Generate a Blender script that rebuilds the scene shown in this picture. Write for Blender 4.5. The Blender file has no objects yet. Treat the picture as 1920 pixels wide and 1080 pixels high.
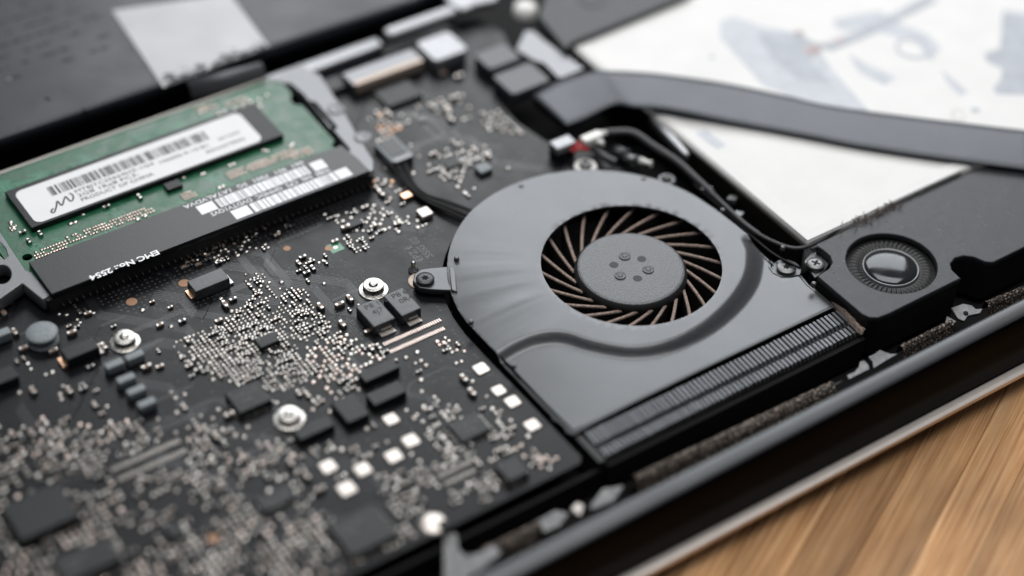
import bpy, bmesh, math, random
import numpy as np
from mathutils import Vector, Matrix, noise
from mathutils.geometry import delaunay_2d_cdt
rnd = random.Random(7)
S = bpy.context.scene
COL = S.collection
# ------------------------------------------------------------------ camera (1 unit = 1 cm)
FPX, TH, RO, AL = 3534.99, 0.735758313, 0.0325533285, 0.615151983
fw = np.array([0, math.cos(TH), -math.sin(TH)]); rt = np.array([1., 0, 0]); up = np.cross(rt, fw)
r_ = rt * math.cos(RO) + up * math.sin(RO); u_ = -rt * math.sin(RO) + up * math.cos(RO)
Rz = np.array([[math.cos(AL), math.sin(AL), 0], [-math.sin(AL), math.cos(AL), 0], [0, 0, 1]])
fw, r_, u_ = Rz @ fw, Rz @ r_, Rz @ u_
CAM = np.array([-18.2989848, -21.80306357, 25.0])
def P(px, py, z=0.0):
    """a spot seen in the photograph, laid on the real level z"""
    d = fw + (px - 960) / FPX * r_ - (py - 540) / FPX * u_
    q = CAM + d * ((z - CAM[2]) / d[2])
    return float(q[0]), float(q[1])
def PL(l, z): return [P(a, b, z) for a, b in l]
cam = bpy.data.cameras.new('camera'); co = bpy.data.objects.new('camera', cam); COL.objects.link(co)
M4 = Matrix(((r_[0], u_[0], -fw[0], CAM[0]), (r_[1], u_[1], -fw[1], CAM[1]), (r_[2], u_[2], -fw[2], CAM[2]), (0, 0, 0, 1)))
co.matrix_world = M4
cam.sensor_width = 36; cam.lens = FPX / 1920 * 36; cam.clip_start = 1; cam.clip_end = 1000
cam.dof.use_dof = True; cam.dof.focus_distance = 37.1; cam.dof.aperture_fstop = cam.lens * 1e-3 / (2 * 0.74)
S.camera = co
# ------------------------------------------------------------------ world, lamps, exposure
W = bpy.data.worlds.new('World'); S.world = W; W.use_nodes = True
W.node_tree.nodes['Background'].inputs[0].default_value = (0.75, 0.85, 1, 1)
W.node_tree.nodes['Background'].inputs[1].default_value = 0.10
def area(name, loc, target, sx, sy, power, col):
    l = bpy.data.lights.new(name, 'AREA'); l.shape = 'RECTANGLE'; l.size = sx; l.size_y = sy; l.energy = power; l.color = col
    o = bpy.data.objects.new(name, l); COL.objects.link(o); o.location = loc
    o.rotation_euler = (Vector(target) - Vector(loc)).to_track_quat('-Z', 'Y').to_euler(); return o
area('window_light', (40, 52, 46), (0, 0, 0), 70, 42, 70*42*16, (0.965, 0.985, 1.0))
area('overhead_fill', (3, 3, 90), (0, 0, 0), 80, 60, 80*60*14, (1.0, 0.985, 0.96))  # added overhead fill that lifts the diffuse light, not a known room lamp
S.view_settings.view_transform = 'Standard'; S.view_settings.look = 'None'; S.view_settings.exposure = 0; S.view_settings.gamma = 1
S.render.engine = 'CYCLES'
S.cycles.use_denoising = True; S.cycles.max_bounces = 5; S.cycles.caustics_reflective = False; S.cycles.caustics_refractive = False
# ------------------------------------------------------------------ materials
def mat(name, base, rough=0.5, metal=0.0, noise_amt=0.0, noise_scale=8.0, bump=0.0, bump_scale=40.0, rough_var=0.0, spec=0.5, coat=0.0, dirt=None, rnd_amt=0.0, stretch=None):
    m = bpy.data.materials.new(name); m.use_nodes = True; nt = m.node_tree; N = nt.nodes; L = nt.links
    b = N['Principled BSDF']; b.inputs['Base Color'].default_value = (*base, 1); b.inputs['Roughness'].default_value = rough
    b.inputs['Metallic'].default_value = metal; b.inputs['Specular IOR Level'].default_value = spec; b.inputs['Coat Weight'].default_value = coat
    b.inputs['Coat Roughness'].default_value = 0.25
    g = N.new('ShaderNodeNewGeometry'); vec = g.outputs['Position']
    if stretch:
        mp = N.new('ShaderNodeMapping'); mp.inputs['Rotation'].default_value = (0, 0, stretch[0]); mp.inputs['Scale'].default_value = stretch[1]
        L.new(vec, mp.inputs[0]); vec = mp.outputs[0]
    colsock = None
    if noise_amt or rough_var or dirt:
        t = N.new('ShaderNodeTexNoise'); t.inputs['Scale'].default_value = noise_scale; t.inputs['Detail'].default_value = 6; L.new(vec, t.inputs['Vector'])
    if noise_amt:
        r = N.new('ShaderNodeMapRange'); r.inputs[1].default_value = .3; r.inputs[2].default_value = .7; r.inputs[3].default_value = 1 - noise_amt; r.inputs[4].default_value = 1 + noise_amt
        L.new(t.outputs[0], r.inputs[0]); mx = N.new('ShaderNodeVectorMath'); mx.operation = 'SCALE'; mx.inputs[0].default_value = base
        L.new(r.outputs[0], mx.inputs['Scale']); colsock = mx.outputs[0]
    if rnd_amt:
        oi = N.new('ShaderNodeObjectInfo'); r = N.new('ShaderNodeMapRange'); r.inputs[3].default_value = 1 - rnd_amt; r.inputs[4].default_value = 1 + rnd_amt
        L.new(oi.outputs['Random'], r.inputs[0]); mx = N.new('ShaderNodeVectorMath'); mx.operation = 'SCALE'; mx.inputs[0].default_value = base
        if colsock: L.new(colsock, mx.inputs[0])
        L.new(r.outputs[0], mx.inputs['Scale']); colsock = mx.outputs[0]
    if dirt:
        t2 = N.new('ShaderNodeTexNoise'); t2.inputs['Scale'].default_value = dirt[1]; t2.inputs['Detail'].default_value = 8; L.new(g.outputs['Position'], t2.inputs['Vector'])
        r = N.new('ShaderNodeMapRange'); r.inputs[1].default_value = dirt[2]; r.inputs[2].default_value = dirt[2] + .12; r.inputs[4].default_value = dirt[3]; L.new(t2.outputs[0], r.inputs[0])
        mx = N.new('ShaderNodeMix'); mx.data_type = 'RGBA'; L.new(r.outputs[0], mx.inputs[0]); mx.inputs[7].default_value = (*dirt[0], 1)
        if colsock: L.new(colsock, mx.inputs[6])
        else: mx.inputs[6].default_value = (*base, 1)
        colsock = mx.outputs[2]
    if colsock: L.new(colsock, b.inputs['Base Color'])
    if rough_var:
        r = N.new('ShaderNodeMapRange'); r.inputs[1].default_value = .3; r.inputs[2].default_value = .7; r.inputs[3].default_value = max(rough - rough_var, .02); r.inputs[4].default_value = rough + rough_var
        L.new(t.outputs[0], r.inputs[0]); L.new(r.outputs[0], b.inputs['Roughness'])
    if bump:
        t3 = N.new('ShaderNodeTexNoise'); t3.inputs['Scale'].default_value = bump_scale; t3.inputs['Detail'].default_value = 3; L.new(vec, t3.inputs['Vector'])
        bp = N.new('ShaderNodeBump'); bp.inputs['Strength'].default_value = 1; bp.inputs['Distance'].default_value = bump; L.new(t3.outputs[0], bp.inputs['Height']); L.new(bp.outputs[0], b.inputs['Normal'])
    return m
M = {}
M['pcb'] = mat('black_solder_mask', (.0035, .0038, .0050), .33, noise_amt=.25, noise_scale=2.2, bump=.0025, bump_scale=9, rough_var=.06, spec=.24)
M['trace'] = mat('masked_trace', (.014, .015, .018), .28, spec=.6)
M['mark2'] = mat('pale_marking', (.075, .08, .085), .6)
M['mark'] = mat('etched_marking', (.010, .010, .011), .7)
M['via'] = mat('via_pit', (.004, .004, .005), .6)
M['ring'] = mat('via_ring', (.16, .16, .17), .35, metal=.5)
M['pcbedge'] = mat('board_edge', (.06, .06, .062), .5)
M['chip'] = mat('chip_epoxy', (.009, .0105, .012), .40, spec=.36, bump=.003, bump_scale=70, noise_amt=.15)
M['socketgrey'] = mat('socket_shell', (.085, .088, .095), .42, metal=.4)
M['chiplight'] = mat('inductor_top', (.055, .060, .064), .36, bump=.003, bump_scale=60, noise_amt=.2, spec=.6)
M['chipgrey'] = mat('ferrite_grey', (.20, .225, .24), .5, noise_amt=.35, noise_scale=30, bump=.006, bump_scale=50)
M['tin'] = mat('solder_tin', (.53, .505, .475), .26, metal=1, rough_var=.10, noise_scale=30)
M['pinktin'] = mat('warm_solder', (.60, .50, .45), .28, metal=1)
M['golddull2'] = mat('beige_contacts', (.50, .40, .33), .5, metal=.3)
M['golddull'] = mat('dull_gold_disc', (.30, .17, .10), .5, metal=.4)
M['dulltin'] = mat('dull_solder', (.36, .335, .31), .30, metal=1)
M['gold'] = mat('gold_plate', (.80, .50, .33), .34, metal=1)
M['padtin'] = mat('solder_pad_tin', (.62, .57, .53), .38, metal=.8, bump=.012, bump_scale=9)
M['ceramic'] = mat('capacitor_ceramic', (.16, .10, .07), .4)
M['darkceramic'] = mat('resistor_black', (.012, .012, .014), .4)
M['lid'] = mat('fan_lid_coating', (.106, .110, .116), .33, metal=.62, bump=.0011, bump_scale=110, noise_amt=.04, noise_scale=1.5, dirt=((.3, .29, .28), 40, .74, .35))
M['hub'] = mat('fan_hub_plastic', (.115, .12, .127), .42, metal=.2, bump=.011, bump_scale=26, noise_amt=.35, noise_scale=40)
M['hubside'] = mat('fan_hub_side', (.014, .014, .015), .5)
M['blade'] = mat('fan_blade_plastic', (.018, .016, .015), .5)
M['dusty'] = mat('dusty_blade_rim', (.25, .19, .16), .9, noise_amt=.45, noise_scale=22, bump=.012, bump_scale=45)
M['black'] = mat('black_plastic', (.006, .006, .007), .55)
M['inner'] = mat('case_interior', (.005, .005, .0055), .8, spec=.25)
M['satin'] = mat('satin_black', (.018, .020, .024), .36, bump=.001, bump_scale=60)
M['drive'] = mat('optical_drive_metal', (.016, .018, .024), .38, metal=.25, bump=.002, bump_scale=9, rough_var=.06, noise_scale=1.0, noise_amt=.15)
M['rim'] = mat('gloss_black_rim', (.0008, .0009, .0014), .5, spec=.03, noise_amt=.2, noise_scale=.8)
M['alu_side'] = mat('aluminium_side', (.72, .66, .62), .32, metal=1)
M['bracket'] = mat('dull_bracket', (.13, .13, .132), .45, metal=.6, noise_amt=.3, noise_scale=7, bump=.008, bump_scale=10)
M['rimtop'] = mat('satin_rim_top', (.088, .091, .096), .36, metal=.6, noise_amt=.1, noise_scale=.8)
M['alu'] = mat('anodised_aluminium', (.88, .80, .74), .42, metal=.25, noise_amt=.05, noise_scale=3)
M['alu_grey'] = mat('grey_metal', (.33, .335, .35), .45, metal=.7, noise_amt=.1)
M['plastic_grey'] = mat('slot_frame_metal', (.20, .205, .215), .42, metal=.5, bump=.0015, bump_scale=30)
M['white'] = mat('white_label', (.74, .74, .75), .55, noise_amt=.02, noise_scale=2)
M['battery'] = mat('white_battery_sleeve', (.71, .705, .695), .5, noise_amt=.03, noise_scale=1.4, bump=.002, bump_scale=3)
M['battery_side'] = mat('battery_side', (.015, .012, .010), .6, spec=.2)
M['print'] = mat('grey_print', (.40, .425, .47), .5, noise_amt=.12, noise_scale=2.5)
M['print2'] = mat('pale_grey_print', (.50, .525, .57), .5, noise_amt=.08, noise_scale=2.5)
M['print_red'] = mat('rose_print', (.42, .31, .31), .5, noise_amt=.3, noise_scale=3)
M['ink'] = mat('black_ink', (.03, .03, .04), .6)
M['whiteink'] = mat('white_ink', (.86, .87, .89), .6)
M['ram'] = mat('green_solder_mask', (.007, .085, .038), .36, spec=.6, noise_amt=.30, noise_scale=3.2, bump=.004, bump_scale=8, rough_var=.1)
M['ramtrace'] = mat('green_trace', (.035, .20, .115), .32, spec=.7)
M['ramedge'] = mat('module_edge', (.42, .40, .36), .5)
M['cover'] = mat('black_film', (.010, .011, .014), .36, bump=.0015, bump_scale=14)
M['ribbon'] = mat('ribbon_cable_film', (.070, .076, .088), .42, metal=.35, noise_amt=.08, noise_scale=1.5, bump=.003, bump_scale=1.8, dirt=((.28, .2, .17), 3.2, .70, .35))
M['silverflex'] = mat('silver_foil', (.20, .205, .215), .40, metal=.7)
M['tape'] = mat('grey_tape', (.27, .27, .275), .36, metal=.35, noise_amt=.08, noise_scale=1.2, bump=.003, bump_scale=2)
M['grime'] = mat('dark_grime', (.045, .045, .05), .7)
M['speaker'] = mat('speaker_plate_plastic', (.034, .036, .040), .44, metal=.25, bump=.0035, bump_scale=60, noise_amt=.15, noise_scale=6, dirt=((.25, .2, .17), 26, .72, .5))
M['rubber'] = mat('speaker_rubber', (.007, .007, .008), .52, bump=.004, bump_scale=50)
M['dome'] = mat('speaker_dome_film', (.055, .058, .062), .14, metal=.7, rough_var=.05, noise_scale=5)
M['steel'] = mat('screw_steel', (.46, .445, .42), .26, metal=1, bump=.004, bump_scale=30, rough_var=.1, noise_scale=12)
M['screwblack'] = mat('black_screw', (.055, .058, .062), .40, metal=.5)
M['screwgrey'] = mat('grey_screw', (.17, .17, .172), .40, metal=.75)
M['cable'] = mat('black_wire', (.002, .002, .0025), .5, spec=.22)
M['sleeve'] = mat('dark_cable_sleeve', (.038, .038, .042), .42, bump=.004, bump_scale=40)
M['red'] = mat('red_wire', (.35, .012, .015), .4)
M['whiteplastic'] = mat('white_plug', (.80, .79, .76), .38)
M['fin'] = mat('fin_metal', (.125, .13, .14), .38, metal=.75, rnd_amt=.15)
M['foam'] = mat('dusty_mesh', (.045, .035, .028), .9, noise_amt=1.0, noise_scale=16, bump=.04, bump_scale=26, dirt=((.62, .52, .45), 24, .54, .9))
M['dust'] = mat('dust_grains', (.38, .33, .29), .9, noise_amt=.3)
M['fluff'] = mat('fluff', (.12, .09, .08), .9)
# bamboo
def bamboo():
    m = bpy.data.materials.new('bamboo_wood'); m.use_nodes = True; nt = m.node_tree; N = nt.nodes; L = nt.links; b = N['Principled BSDF']
    tc = N.new('ShaderNodeTexCoord'); oi = N.new('ShaderNodeObjectInfo')
    add = N.new('ShaderNodeVectorMath'); add.operation = 'ADD'; L.new(tc.outputs['Object'], add.inputs[0])
    cmb = N.new('ShaderNodeMath'); cmb.operation = 'MULTIPLY'; cmb.inputs[1].default_value = 57; L.new(oi.outputs['Random'], cmb.inputs[0]); L.new(cmb.outputs[0], add.inputs[1])
    mp = N.new('ShaderNodeMapping'); mp.inputs['Scale'].default_value = (.14, 8, 8); L.new(add.outputs[0], mp.inputs[0])
    t = N.new('ShaderNodeTexNoise'); t.inputs['Scale'].default_value = 2.2; t.inputs['Detail'].default_value = 7; t.inputs['Roughness'].default_value = .62; L.new(mp.outputs[0], t.inputs[0])
    mp2 = N.new('ShaderNodeMapping'); mp2.inputs['Scale'].default_value = (.35, 1.4, 1.4); L.new(add.outputs[0], mp2.inputs[0])
    t2 = N.new('ShaderNodeTexNoise'); t2.inputs['Scale'].default_value = .9; t2.inputs['Detail'].default_value = 3; L.new(mp2.outputs[0], t2.inputs[0])
    cr = N.new('ShaderNodeValToRGB'); e = cr.color_ramp.elements
    e[0].position = .28; e[0].color = (.26, .115, .05, 1); e[1].position = .70; e[1].color = (.84, .53, .29, 1)
    k = e.new(.47); k.color = (.64, .335, .145, 1); L.new(t.outputs[0], cr.inputs[0])
    r = N.new('ShaderNodeMapRange'); r.inputs[1].default_value = .3; r.inputs[2].default_value = .7; r.inputs[3].default_value = .62; r.inputs[4].default_value = 1.2; L.new(t2.outputs[0], r.inputs[0])
    r2 = N.new('ShaderNodeMapRange'); r2.inputs[3].default_value = .66; r2.inputs[4].default_value = 1.22; L.new(oi.outputs['Random'], r2.inputs[0])
    mu = N.new('ShaderNodeMath'); mu.operation = 'MULTIPLY'; L.new(r.outputs[0], mu.inputs[0]); L.new(r2.outputs[0], mu.inputs[1])
    sc = N.new('ShaderNodeVectorMath'); sc.operation = 'SCALE'; L.new(cr.outputs[0], sc.inputs[0]); L.new(mu.outputs[0], sc.inputs['Scale']); L.new(sc.outputs[0], b.inputs['Base Color'])
    b.inputs['Roughness'].default_value = .5; b.inputs['Specular IOR Level'].default_value = .25
    bp = N.new('ShaderNodeBump'); bp.inputs['Distance'].default_value = .012; L.new(t.outputs[0], bp.inputs['Height']); L.new(bp.outputs[0], b.inputs['Normal'])
    return m
M['bamboo'] = bamboo()
# ------------------------------------------------------------------ object helpers
WL = {}
def worldloc(o): return WL.get(o.name, Vector((0, 0, 0))) if o else Vector((0, 0, 0))
def link(o, parent, wloc):
    COL.objects.link(o); o.parent = parent
    o.location = Vector(wloc) - worldloc(parent); WL[o.name] = Vector(wloc); return o
def thing(name, label, cat, loc=(0, 0, 0), group=None):
    o = bpy.data.objects.new(name, None); link(o, None, loc); o.empty_display_size = .3
    o['label'] = label; o['category'] = cat
    if group: o['group'] = group
    return o
def mobj(name, me, parent=None, loc=None, label=None, kind=None):
    """links mesh me whose vertices are in world space (loc None) or local to loc"""
    o = bpy.data.objects.new(name, me)
    if loc is None:
        loc = worldloc(parent)
        if loc.length > 0: me.transform(Matrix.Translation(-loc))
    link(o, parent, loc)
    if label: o['label'] = label
    if kind: o['kind'] = kind
    return o
def mesh(verts, faces, mats, idx=None, smooth=False, name='m'):
    me = bpy.data.meshes.new(name); me.from_pydata([tuple(map(float, v)) for v in verts], [], faces)
    for m in (mats if isinstance(mats, (list, tuple)) else [mats]): me.materials.append(M[m] if isinstance(m, str) else m)
    if idx is not None: me.polygons.foreach_set('material_index', idx)
    if smooth: me.polygons.foreach_set('use_smooth', [True] * len(me.polygons))
    me.update(); return me
BOXF = [(0, 3, 2, 1), (4, 5, 6, 7), (0, 1, 5, 4), (1, 2, 6, 5), (2, 3, 7, 6), (3, 0, 4, 7)]
def boxv(x0, x1, y0, y1, z0, z1): return [(x0, y0, z0), (x1, y0, z0), (x1, y1, z0), (x0, y1, z0), (x0, y0, z1), (x1, y0, z1), (x1, y1, z1), (x0, y1, z1)]
class MB:
    def __init__(s): s.v = []; s.f = []; s.i = []
    def add(s, v, f, mi=0):
        n = len(s.v); s.v += list(v); s.f += [tuple(a + n for a in q) for q in f]; s.i += [mi] * len(f); return s
    def box(s, x0, x1, y0, y1, z0, z1, mi=0): return s.add(boxv(x0, x1, y0, y1, z0, z1), BOXF, mi)
    def lathe(s, cx, cy, prof, seg=32, mi=0, cap=True):
        v = []; f = []
        for (r, z) in prof: v += [(cx + r * math.cos(2 * math.pi * k / seg), cy + r * math.sin(2 * math.pi * k / seg), z) for k in range(seg)]
        for j in range(len(prof) - 1):
            for k in range(seg): a = j * seg + k; b = j * seg + (k + 1) % seg; f.append((a, b, b + seg, a + seg))
        if cap: f.append(tuple((len(prof) - 1) * seg + k for k in range(seg)))
        return s.add(v, f, mi)
    def tube(s, pts, rad, seg=10, mi=0):
        pts = [Vector(p) for p in pts]; v = []; f = []; n = len(pts)
        rr = rad if isinstance(rad, (list, tuple)) else [rad] * n
        for i, p in enumerate(pts):
            t = (pts[min(i + 1, n - 1)] - pts[max(i - 1, 0)]).normalized(); a = t.cross(Vector((0, 0, 1)))
            if a.length < .01: a = t.cross(Vector((0, 1, 0)))
            a.normalize(); b = a.cross(t).normalized()
            v += [p + (a * math.cos(2 * math.pi * k / seg) + b * math.sin(2 * math.pi * k / seg)) * rr[i] for k in range(seg)]
        for j in range(n - 1):
            for k in range(seg): a_ = j * seg + k; b_ = j * seg + (k + 1) % seg; f.append((a_, a_ + seg, b_ + seg, b_))
        f.append(tuple(range(seg))[::-1]); f.append(tuple((n - 1) * seg + k for k in range(seg)))
        return s.add(v, f, mi)
    def prism(s, pts, z0, z1, mi=0, mtop=None):
        n = len(pts); a = sum(pts[i][0] * pts[(i + 1) % n][1] - pts[(i + 1) % n][0] * pts[i][1] for i in range(n))
        if a < 0: pts = pts[::-1]
        v = [(x, y, z0) for x, y in pts] + [(x, y, z1) for x, y in pts]
        s.add(v, [(i, (i + 1) % n, (i + 1) % n + n, i + n) for i in range(n)] + [tuple(range(n))[::-1]], mi)
        return s.add([(x, y, z1) for x, y in pts], [tuple(range(n))], mi if mtop is None else mtop)
    def build(s, name, mats, parent=None, smooth=False, loc=None, **k):
        return mobj(name, mesh(s.v, s.f, mats, s.i, smooth, name), parent, loc, **k)
def bevel_obj(o, w=.02, seg=2, ang=35):
    b = o.modifiers.new('bevel', 'BEVEL'); b.width = w; b.segments = seg; b.limit_method = 'ANGLE'; b.angle_limit = math.radians(ang)
    o.data.polygons.foreach_set('use_smooth', [True] * len(o.data.polygons))
    w_ = o.modifiers.new('wn', 'WEIGHTED_NORMAL'); w_.keep_sharp = False
    return o
def rrect(x0, x1, y0, y1, r, n=5):
    out = []
    for cx, cy, a in ((x1 - r, y1 - r, 0), (x0 + r, y1 - r, 90), (x0 + r, y0 + r, 180), (x1 - r, y0 + r, 270)):
        out += [(cx + r * math.cos(math.radians(a + 90 * k / n)), cy + r * math.sin(math.radians(a + 90 * k / n))) for k in range(n + 1)]
    return out
def circle(cx, cy, r, n=48): return [(cx + r * math.cos(2 * math.pi * k / n), cy + r * math.sin(2 * math.pi * k / n)) for k in range(n)]
def curve_mesh(loops, z0, z1, mats, bevel=0.0, name='plate'):
    """flat plate with holes, rounded edges: filled 2D curve turned into a mesh; z in world"""
    cu = bpy.data.curves.new('tmp', 'CURVE'); cu.dimensions = '2D'; cu.fill_mode = 'BOTH'; cu.resolution_u = 1
    cu.extrude = (z1 - z0) / 2 - bevel; cu.bevel_depth = bevel; cu.bevel_resolution = 2; cu.offset = -bevel
    for lp in loops:
        sp = cu.splines.new('POLY'); sp.points.add(len(lp) - 1); sp.use_cyclic_u = True
        for p, q in zip(sp.points, lp): p.co = (q[0], q[1], 0, 1)
    o = bpy.data.objects.new('tmp', cu); COL.objects.link(o)
    me = bpy.data.meshes.new_from_object(o.evaluated_get(bpy.context.evaluated_depsgraph_get()))
    bpy.data.objects.remove(o); bpy.data.curves.remove(cu)
    me.name = name; me.transform(Matrix.Translation((0, 0, (z0 + z1) / 2))); me.materials.clear(); me.materials.append(M[mats]); return me
def text_mesh(body, size, mat_, loc, rotz=0, width=None, shear=0, thick=.002, bold=0.0, sy=1.0):
    cu = bpy.data.curves.new('tmp', 'FONT'); cu.body = body; cu.size = size; cu.extrude = thick; cu.resolution_u = 2; cu.shear = shear; cu.offset = bold
    o = bpy.data.objects.new('tmp', cu); COL.objects.link(o)
    me = bpy.data.meshes.new_from_object(o.evaluated_get(bpy.context.evaluated_depsgraph_get()))
    bpy.data.objects.remove(o); bpy.data.curves.remove(cu)
    xs = [v.co.x for v in me.vertices]; w = max(xs) - min(xs); s = (width / w) if width else 1
    me.transform(Matrix.Translation(loc) @ Matrix.Rotation(rotz, 4, 'Z') @ Matrix.Diagonal((s, sy, 1, 1)))
    me.materials.clear(); me.materials.append(M[mat_]); return me
def inpoly(x, y, poly):
    c = False; j = len(poly) - 1
    for i in range(len(poly)):
        xi, yi = poly[i]; xj, yj = poly[j]
        if (yi > y) != (yj > y) and x < (xj - xi) * (y - yi) / (yj - yi) + xi: c = not c
        j = i
    return c
def smooth_path(pts, n=6):
    out = []; p = [Vector(q) for q in pts]; p = [p[0] * 2 - p[1]] + p + [p[-1] * 2 - p[-2]]
    for i in range(1, len(p) - 2):
        for k in range(n):
            t = k / n; a, b, c, d = p[i - 1:i + 3]
            out.append(.5 * ((2 * b) + (c - a) * t + (2 * a - 5 * b + 4 * c - d) * t * t + (3 * b - a - 3 * c + d) * t ** 3))
    out.append(p[-2]); return out
# ------------------------------------------------------------------ table
TZ = -1.42
tb = bpy.data.objects.new('wooden_table', None); link(tb, None, (0, 0, TZ)); tb['kind'] = 'structure'; tb['label'] = 'light bamboo table top under the laptop'
under = MB().box(-60, 60, -60, 60, TZ - 3, TZ - .35); under.build('table_core', 'bamboo', tb)
ang = math.radians(26.5)
pw = .95
for k in range(-62, 62):
    if k % 1 == 0:
        me = mesh(boxv(-60, 60, 0.004, pw - .004, -.34, 0 - .004 * (k % 3)), BOXF, 'bamboo', name='plank')
        o = mobj('plank', me, tb, loc=Vector((-math.sin(ang) * k * pw, math.cos(ang) * k * pw - 3, TZ)))
        o.rotation_euler = (0, 0, ang)
        bv = o.modifiers.new('b', 'BEVEL'); bv.width = .012; bv.segments = 1
# ------------------------------------------------------------------ laptop case
case = thing('laptop_case', 'dark laptop housing lying upside down with its bottom open, on the wooden table', 'laptop', (0, 0, TZ))
X0, X1 = -19, 19
def extrude_x(prof, mats, x0=X0, x1=X1, seg_mat=None):
    n = len(prof); v = [(x0, y, z) for y, z in prof] + [(x1, y, z) for y, z in prof]
    f = [(i, i + n, (i + 1) % n + n, (i + 1) % n) for i in range(n)] + [tuple(range(n))[::-1], tuple(range(n, 2 * n))]
    return mesh(v, f, mats, name='profile')
MB().box(X0, X1, -5.3, 24, -.95, -.75).build('case_floor', 'inner', case)
MB().box(X0, X1, -5.745, 24, -.84, -.755).build('keyboard_deck', 'rim', case)
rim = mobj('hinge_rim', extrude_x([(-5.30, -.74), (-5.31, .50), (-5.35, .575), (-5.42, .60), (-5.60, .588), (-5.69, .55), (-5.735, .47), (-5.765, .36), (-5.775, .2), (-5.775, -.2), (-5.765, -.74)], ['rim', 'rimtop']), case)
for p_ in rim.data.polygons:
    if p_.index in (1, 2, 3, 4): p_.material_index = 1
rim.data.polygons.foreach_set('use_smooth', [True] * len(rim.data.polygons)); wn = rim.modifiers.new('wn', 'WEIGHTED_NORMAL')
dl = mobj('display_lid', extrude_x([(-5.55, -.85), (-5.86, -.855), (-5.925, -.870), (-5.94, -.885), (-5.935, -.98), (-5.88, -1.05), (-5.70, -1.25), (-5.2, TZ + .004), (24, TZ + .004), (24, -1.11), (-5.50, -1.11)], ['alu', 'alu_side']), case, label='thin aluminium display lid edge catching the light')
for p_ in dl.data.polygons:
    if p_.index in (3, 4, 5): p_.material_index = 1
# ------------------------------------------------------------------ foam strips and metal brackets between fan and rim
def strip_rough(name, pa, pb, z, w, h, parent, matn='foam'):
    (x0, y0), (x1, y1) = P(*pa, z), P(*pb, z); n = int(abs(x1 - x0) / .05); v = []; f = []
    for i in range(n + 1):
        x = x0 + (x1 - x0) * i / n; yb = y0 + (y1 - y0) * i / n
        for j in range(7):
            t = j / 6; a = noise.noise(Vector((x * 9, j * 1.7, 3))) * .035
            v.append((x + rnd.uniform(-.01, .01), yb - w / 2 + w * t, z - h + h * math.sin(math.pi * min(max(t, .0), 1)) ** .5 + a * (0 < j < 6) + rnd.uniform(-.012, .012)))
    for i in range(n):
        for j in range(6): a = i * 7 + j; f.append((a, a + 7, a + 8, a + 1))
    return mobj(name, mesh(v, f, matn, name=name), parent)
strip_rough('vent_mesh', (1190, 893), (1563, 716), -.22, .32, .3, case)
strip_rough('vent_mesh', (905, 1032), (1045, 962), -.22, .32, .3, case)
strip_rough('vent_mesh', (1690, 648), (1785, 600), .05, .20, .3, case)
strip_rough('vent_mesh', (1850, 566), (1925, 535), .05, .20, .3, case)
def tab(pxs, z, name='bracket', h=.06, m='bracket', parent=case):
    me = curve_mesh([PL(pxs, z)], z - h, z, m, .012); return mobj(name, me, parent)
tab([(1628, 668), (1638, 664), (1650, 655), (1658, 659), (1670, 663), (1684, 663), (1660, 677), (1638, 690), (1636, 678)], -.05)
tab([(1588, 703), (1602, 697), (1610, 688), (1612, 678), (1620, 675), (1628, 682), (1631, 692), (1610, 702), (1592, 711)], -.05)
tab([(1783, 577), (1806, 569), (1822, 572), (1830, 579), (1843, 578), (1838, 587), (1815, 592), (1808, 602), (1796, 597)], -.05)
x, y = P(1811, 587, -.04); MB().lathe(x, y, [(.05, -.045), (.05, -.03)], 14).build('bolt_hole', 'inner', case)
tab([(1775, 592), (1794, 602), (1780, 614), (1772, 604)], -.05)
tab([(1560, 722), (1583, 712), (1560, 724), (1540, 735)], -.05)
tab([(1105, 950), (1130, 916), (1170, 910), (1150, 940), (1110, 955)], -.1)
tab([(1010, 975), (1040, 957), (1066, 962), (1050, 985), (1020, 998)], -.1)
tab([(1070, 955), (1082, 941), (1095, 948), (1088, 966)], -.1, m='dulltin')
# bracket arm at the bottom
tab([(831, 1000), (856, 1000), (860, 1028), (872, 1042), (900, 1036), (925, 1020), (940, 1036), (905, 1068), (880, 1080), (860, 1110), (832, 1090)], -.05, h=.1, m='bracket')
# the wall below the board edge
MB().box(-19, 2.62, -4.02, -3.93, -.74, -.16).build('inner_wall', 'inner', case)
# ------------------------------------------------------------------ logic board
BZ = 0.0
board = thing('logic_board', 'large black circuit board crowded with tiny silver components left of the fan', 'circuit board', (-8, 1, -.13))
fcx, fcy, fR = -.73, .08, 3.02
arc = [(fcx + (fR + .10) * math.cos(a), fcy + (fR + .10) * math.sin(a)) for a in np.linspace(math.radians(178), math.radians(35), 34)]
outl = [(-19, -3.80), (-3.95, -3.80), (-3.84, -3.68), (-3.86, -1.0), (-3.86, fcy + .1)] + arc + \
       [(2.05, 2.3), (1.95, 3.1), (1.25, 3.7), (.9, 4.3), (.75, 5.2), (.95, 6.4), (2.0, 7.0), (2.4, 8.2), (2.2, 9.0), (1.4, 9.25), (-19, 9.25)]
me = curve_mesh([outl], -.12, 0, 'pcb', .006); pcb = mobj('board', me, board)
chips = []  # keep-out rectangles
def rect_px(L_, R_, z):
    (x0, y1), (x1, y0) = P(*L_, z), P(*R_, z)
    return min(x0, x1), max(x0, x1), min(y0, y1), max(y0, y1)
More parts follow.
